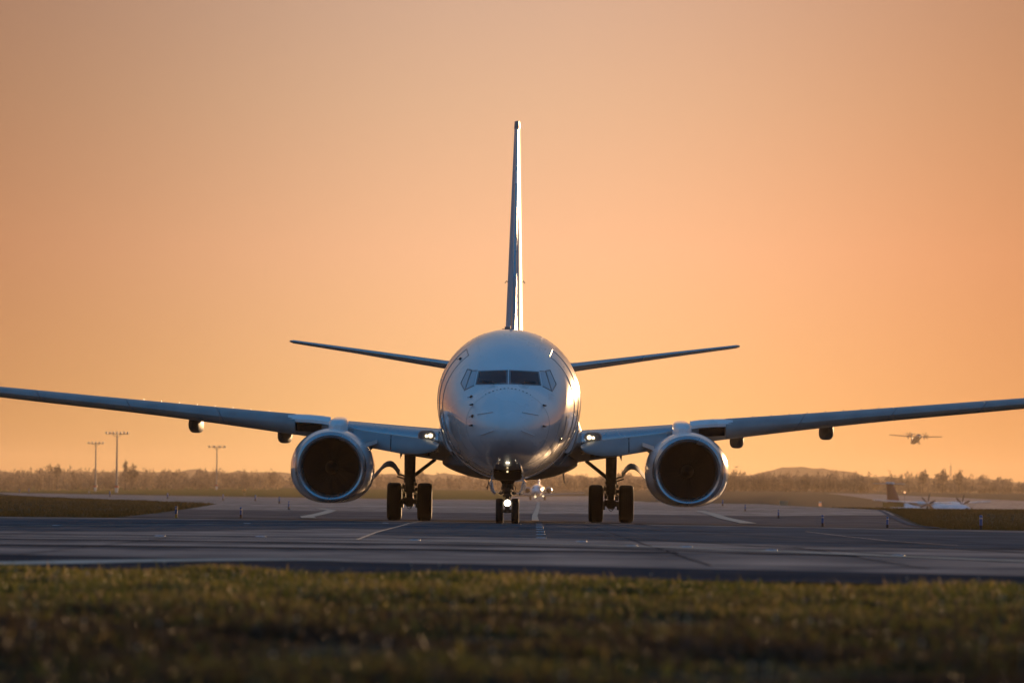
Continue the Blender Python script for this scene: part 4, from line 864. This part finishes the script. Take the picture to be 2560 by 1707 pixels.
# ------------------------------------------------------------------ trees and woods
def mesh_np(name, V, F4, tint, m):
    me = bpy.data.meshes.new(name); me.vertices.add(len(V)); me.vertices.foreach_set('co', V.astype(np.float32).ravel())
    nf = len(F4); k_ = F4.shape[1]; me.loops.add(nf * k_); me.loops.foreach_set('vertex_index', F4.astype(np.int32).ravel())
    me.polygons.add(nf); me.polygons.foreach_set('loop_start', np.arange(0, nf * k_, k_, dtype=np.int32)); me.polygons.foreach_set('loop_total', np.full(nf, k_, dtype=np.int32))
    me.update(calc_edges=True); a = me.attributes.new('tint', 'FLOAT', 'FACE'); a.data.foreach_set('value', tint.astype(np.float32)); me.materials.append(m); me.update(); return me
def twig_cloud(n, pts_fn, size, stretch=2.2):
    C = pts_fn(n); d = rng.normal(0, 1, (n, 3)); d[:, 2] = np.abs(d[:, 2]) * 1.5; d /= np.linalg.norm(d, axis=1)[:, None]; e = rng.normal(0, 1, (n, 3)); e -= (e * d).sum(1)[:, None] * d; e /= np.linalg.norm(e, axis=1)[:, None]
    s = size * rng.uniform(.5, 1.4, n)[:, None]; a, b_ = d * s * stretch, e * s * .35
    V = np.stack([C - a * .5 - b_, C - a * .5 + b_, C + a * .5 + b_ * .3, C + a * .5 - b_ * .3], 1).reshape(-1, 3); F = np.arange(4 * n).reshape(-1, 4); return V, F
def crown_pts(c, rx, ry, rz):
    def f(n):
        p = rng.normal(0, 1, (n, 3)); p /= np.linalg.norm(p, axis=1)[:, None]; r_ = rng.uniform(.15, 1, n)[:, None] ** .55; lump = 1 + .22 * np.sin(p[:, :1] * 5 + c[0]) + .18 * np.sin(p[:, 2:3] * 7 + c[0] * 2); return np.array(c) + p * r_ * lump * np.array((rx, ry, rz))
    return f
def wood(name, n, xf, yf, hlo, hhi, size, per, label, slender=.32):
    VV, FF, TT = [], [], []; base = 0
    for i in range(n):
        y = yf(i); x = xf(i, y); h_ = rng.uniform(hlo, hhi) * float(np.clip(rng.normal(1.0, .11), .75, 1.35)) * (1.0 + .14 * math.sin(i * .37) * math.sin(i * .11)); z0 = terrain(x, y)
        V, F = twig_cloud(per, crown_pts((x, y, z0 + h_ * .56), h_ * slender, h_ * slender, h_ * .44), size); VV.append(V); FF.append(F + base); base += len(V); TT.append(np.clip(rng.normal(rng.uniform(.1, .9), .15, len(F)), 0, 1))
        r_ = h_ * .018; T = np.array([(x - r_, y, z0), (x + r_, y, z0), (x + r_ * .4, y, z0 + h_ * .75), (x - r_ * .4, y, z0 + h_ * .75), (x, y - r_, z0), (x, y + r_, z0), (x, y + r_ * .4, z0 + h_ * .75), (x, y - r_ * .4, z0 + h_ * .75)])
        VV.append(T); FF.append(np.array([[0, 1, 2, 3], [4, 5, 6, 7]]) + base); base += 8; TT.append(np.zeros(2))
    o = link(name, mesh_np(name, np.concatenate(VV), np.concatenate(FF), np.concatenate(TT), M['twigs'])); tag(o, label, kind='stuff'); return o
ru = rng.uniform
# left near copse
wood('woods', 210, lambda i, y: -.108 * y + i / 210 * .068 * y + ru(-3, 3), lambda i: 2170 + ru(0, 110), 5.9, 7.4, .42, 150, 'bare winter copse at far left behind the masts', .28)
wood('woods', 55, lambda i, y: -.105 * y + i / 55 * .062 * y, lambda i: 2165 + ru(-10, 15), 2.0, 4.0, .5, 80, 'low scrub under the left copse', .5)
# far left and centre wood
wood('woods', 340, lambda i, y: -.13 * y + i / 340 * .16 * y + ru(-5, 5), lambda i: 2650 + ru(0, 180), 5.6, 7.0, .7, 110, 'far hazy wood behind the green field', .28)
wood('woods', 150, lambda i, y: -.13 * y + i / 150 * .16 * y, lambda i: 2640 + ru(-10, 10), 3.0, 5.0, .6, 70, 'shrubs along the edge of the far wood', .5)
wood('woods', 120, lambda i, y: .0 * y + i / 120 * .05 * y + ru(-4, 4), lambda i: 2300 + ru(0, 120), 5.0, 6.8, .6, 110, 'hazy wood behind the jet belly')
# right wood
wood('woods', 190, lambda i, y: .034 * y + i / 190 * .030 * y + ru(-3, 3), lambda i: 2080 + ru(0, 60), 5.2, 6.6, .5, 130, 'row of pale bare trees below the hill', .24)
wood('woods', 150, lambda i, y: .058 * y + i / 150 * .075 * y + ru(-4, 4), lambda i: 2320 + ru(0, 120), 5.8, 7.1, .55, 170, 'dark bare wood at the right edge', .34)
wood('woods', 90, lambda i, y: .055 * y + i / 90 * .075 * y, lambda i: 2300 + ru(-8, 8), 3.0, 4.6, .55, 70, 'undergrowth along the right wood', .5)
wood('woods', 220, lambda i, y: .0 * y + i / 220 * .13 * y + ru(-8, 8), lambda i: 3600 + ru(0, 300), 4, 7, .9, 60, 'faint far woods behind the right trees', .4)
def tree(x, y, h_, rx, rz, label, n=420, size=.5, crown_z=.6, trunk_r=.16):
    z0 = terrain(x, y); e = empty('bare_tree', (x, y, z0)); tag(e, label, 'tree')
    q = MB(); q.tube((0, 0, 0), (0, 0, h_ * .5), trunk_r, trunk_r * .7, n=8); q.tube((0, 0, h_ * .5), (.1, 0, h_ * .85), trunk_r * .7, trunk_r * .2, n=6)
    for i in range(9):
        a = i * 2.4; z = h_ * (.28 + .05 * i); q.tube((0, 0, z), (math.cos(a) * rx * .7, math.sin(a) * rx * .7, z + rz * .45), trunk_r * .4, trunk_r * .1, n=5)
    q.build('trunk', M['bark'], e)
    V, F = twig_cloud(n, crown_pts((0, 0, h_ * crown_z), rx, rx, rz), size); o = link('crown', mesh_np('crown', V, F, np.clip(rng.normal(.3, .2, n), 0, 1), M['twigs']), e)
    return e
tree(-141, 2120, 9.6, 2.9, 3.6, 'broad bare tree with a rounded crown right of the tallest mast', 520)
tree(-145.5, 2150, 11.6, .9, 3.2, 'narrow pointed tree rising above the copse', 220, .4, .72)
tree(-154, 1900, 9.4, 1.6, 1.9, 'airy open tree showing above the copse beside the leftmost mast', 110, .35, .8, .1)
tree(-170.5, 2140, 10.6, 2.0, 2.2, 'bushy bare tree topping the left copse', 260, .45, .7)
tree(166, 2290, 8.6, 2.4, 3.0, 'taller dark tree at the left of the clump over the right wood', 330, .5, .7)
tree(174, 2290, 8.9, 2.6, 3.0, 'taller dark tree in the middle of the clump over the right wood', 330, .5, .7)
tree(180.5, 2290, 8.5, 2.2, 3.0, 'taller dark tree at the right of the clump over the right wood', 330, .5, .7)
tree(97.5, 2010, 6.6, 2.3, 3.2, 'bare spreading tree at the right end of the pale tree row', 330, .42, .6)

# ------------------------------------------------------------------ grass
def lump(x, y): return .018 * np.sin(x * 1.1 + y * .35) * np.sin(y * .45 + 1) + .014 * np.sin(x * 2.7 - y * .8) + .010 * np.sin(x * 5.1 + y * 1.7)
def blades(n, xs, ys, zs, hs, ws, tint, bend=.5):
    a = rng.uniform(0, 2 * np.pi, n); dx, dy = np.cos(a), np.sin(a); L = hs * rng.uniform(.15, bend + .4, n); b_ = rng.uniform(0, 2 * np.pi, n); lx, ly = np.cos(b_) * L, np.sin(b_) * L
    P = lambda f, w: (np.stack([xs + lx * f**2 - dx * ws * w, ys + ly * f**2 - dy * ws * w, zs + hs * f], 1), np.stack([xs + lx * f**2 + dx * ws * w, ys + ly * f**2 + dy * ws * w, zs + hs * f], 1))
    a0, a1 = P(0, 1); b0, b1 = P(.55, .8); c0, c1 = P(1, .12)
    V = np.stack([a0, a1, b1, b0, c1, c0], 1).reshape(-1, 3); i = np.arange(n)[:, None] * 6
    F = np.concatenate([i + np.array([[0, 1, 2, 3]]), i + np.array([[3, 2, 4, 5]])], 1).reshape(-1, 4); return V, F, np.repeat(tint, 2)
n = 430000
yy = 12 + 40 * rng.uniform(0, 1, n) ** 1.0; xx = rng.uniform(-1, 1, n) * (1.9 + .105 * yy)
edge = 44.5 - .6 * np.clip(xx, -8, 8); keep = yy < edge + .05 * np.sin(xx * 9); xx, yy = xx[keep], yy[keep]; n = len(xx)
clump = np.sin(xx * 3.1 + np.sin(yy * 1.3) * 2) * np.sin(yy * 1.9 + xx) * .5 + .5
big = np.sin(xx * 1.3 + yy * .6) * np.sin(yy * .9 - xx * .7)
hs = (.026 + .034 * clump + .010 * big) * rng.uniform(.5, 1.35, n); tall = rng.uniform(0, 1, n) < .012; hs = np.where(tall, hs * 2.0, hs); hs = np.clip(hs, .012, .12)
tint = np.clip(.22 + .42 * clump + .12 * big + rng.normal(0, .16, n), 0, .93); tint[rng.uniform(0, 1, n) < .10] = .95; tint = np.clip(tint - np.clip((31 - yy) * .020, 0, .3), 0, .95)  # last step paints lens edge darkening into blades nearer the camera
patchy = .5 + .5 * np.sin(xx * .9 + np.sin(yy * .5) * 2.2) * np.sin(yy * .7 + xx * .4)
isbrown = rng.uniform(0, 1, n) < np.clip((41 - yy) / 17, .12, .85) * (.55 + .75 * patchy)
for sel, mt_, lb in ((~isbrown, 'grass', 'blurred yellow-green grass across the foreground verge'), (isbrown, 'brown_grass', 'dull brown grass, painted darker toward the camera, mixed through the foreground verge')):
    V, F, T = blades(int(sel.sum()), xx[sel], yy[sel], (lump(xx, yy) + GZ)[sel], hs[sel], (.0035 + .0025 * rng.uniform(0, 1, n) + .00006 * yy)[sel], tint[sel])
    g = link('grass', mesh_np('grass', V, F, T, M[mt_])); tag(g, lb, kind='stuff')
# uneven soil under the foreground grass
k = MB(); gx = np.linspace(-9, 9, 120); gy = np.linspace(9, 50, 160)
for y in gy:
    for x in gx: k.v.append((float(x), float(min(y, near_edge(x) - .02)), float(lump(x, y)) - .028 if y < near_edge(x) - .3 else -.025))
for j in range(159):
    for i in range(119): k.f.append((j * 120 + i, j * 120 + i + 1, (j + 1) * 120 + i + 1, (j + 1) * 120 + i))
M['soil'] = grassground('verge_soil', (.030, .028, .012), (.05, .045, .018), (.06, .05, .025), 2, 2)
tag(k.build('soil', M['soil']), kind='structure')
# pale beads on stalks, made up to imitate sun glints on the grass
k = MB()
for i in range(110):
    y = 13 + 32 * random.random() ** .7; x = random.uniform(-1, 1) * (.8 + .09 * y)
    if y > near_edge(x) - .1: continue
    z = float(lump(x, y)) + random.uniform(.045, .085); k.ball((x, y, z), .008, 6); k.tube((x, y, -.03), (x, y, z), .0012, n=3)
o = k.build('glint_beads', mat('glint_bead', (.65, .45, .28), .6)); tag(o, 'pale beads imitating sun glints in the foreground grass', kind='stuff')
# rough grass on the islands beyond the taxiway
def island(n, xf, yf, hmin, hmax, wdt, label):
    y = yf(n); x = xf(n, y); z = np.array([terrain(a, b_) for a, b_ in zip(x, y)]) + GZ; cl_ = np.sin(x * .8 + y * .05) * np.sin(y * .11 + x * .3) * .5 + .5
    V, F, T = blades(n, x, y, z, (hmin + (hmax - hmin) * cl_) * rng.uniform(.5, 1.3, n), wdt * y / 200, np.clip(.45 + .3 * cl_ + rng.normal(0, .15, n), 0, .95)); o = link('grass', mesh_np('grass', V, F, T, M['drygrass'])); tag(o, label, kind='stuff')
LB = lambda y: np.interp(y, [150, 167, 350, 450, 600, 700], [-10.5, -11.3, -18, -32, -52, -63]); RB = lambda y: np.interp(y, [139, 148, 167, 350, 450, 600], [12.6, 11.4, 12, 23, 26, 29])
island(26000, lambda n, y: LB(y) - .2 - (rng.uniform(0, 1, n) ** 1.3) * np.clip(.03 * y + 6, 5, 22), lambda n: 155 + 420 * rng.uniform(0, 1, n) ** 1.6, .05, .13, .012, 'brown-green grass island at left beyond the taxiway')
island(26000, lambda n, y: RB(y) + .2 + (rng.uniform(0, 1, n) ** 1.3) * np.clip(.05 * y, 5, 22), lambda n: 142 + 330 * rng.uniform(0, 1, n) ** 1.4, .05, .13, .012, 'brown-green grass field at right beyond the taxiway')
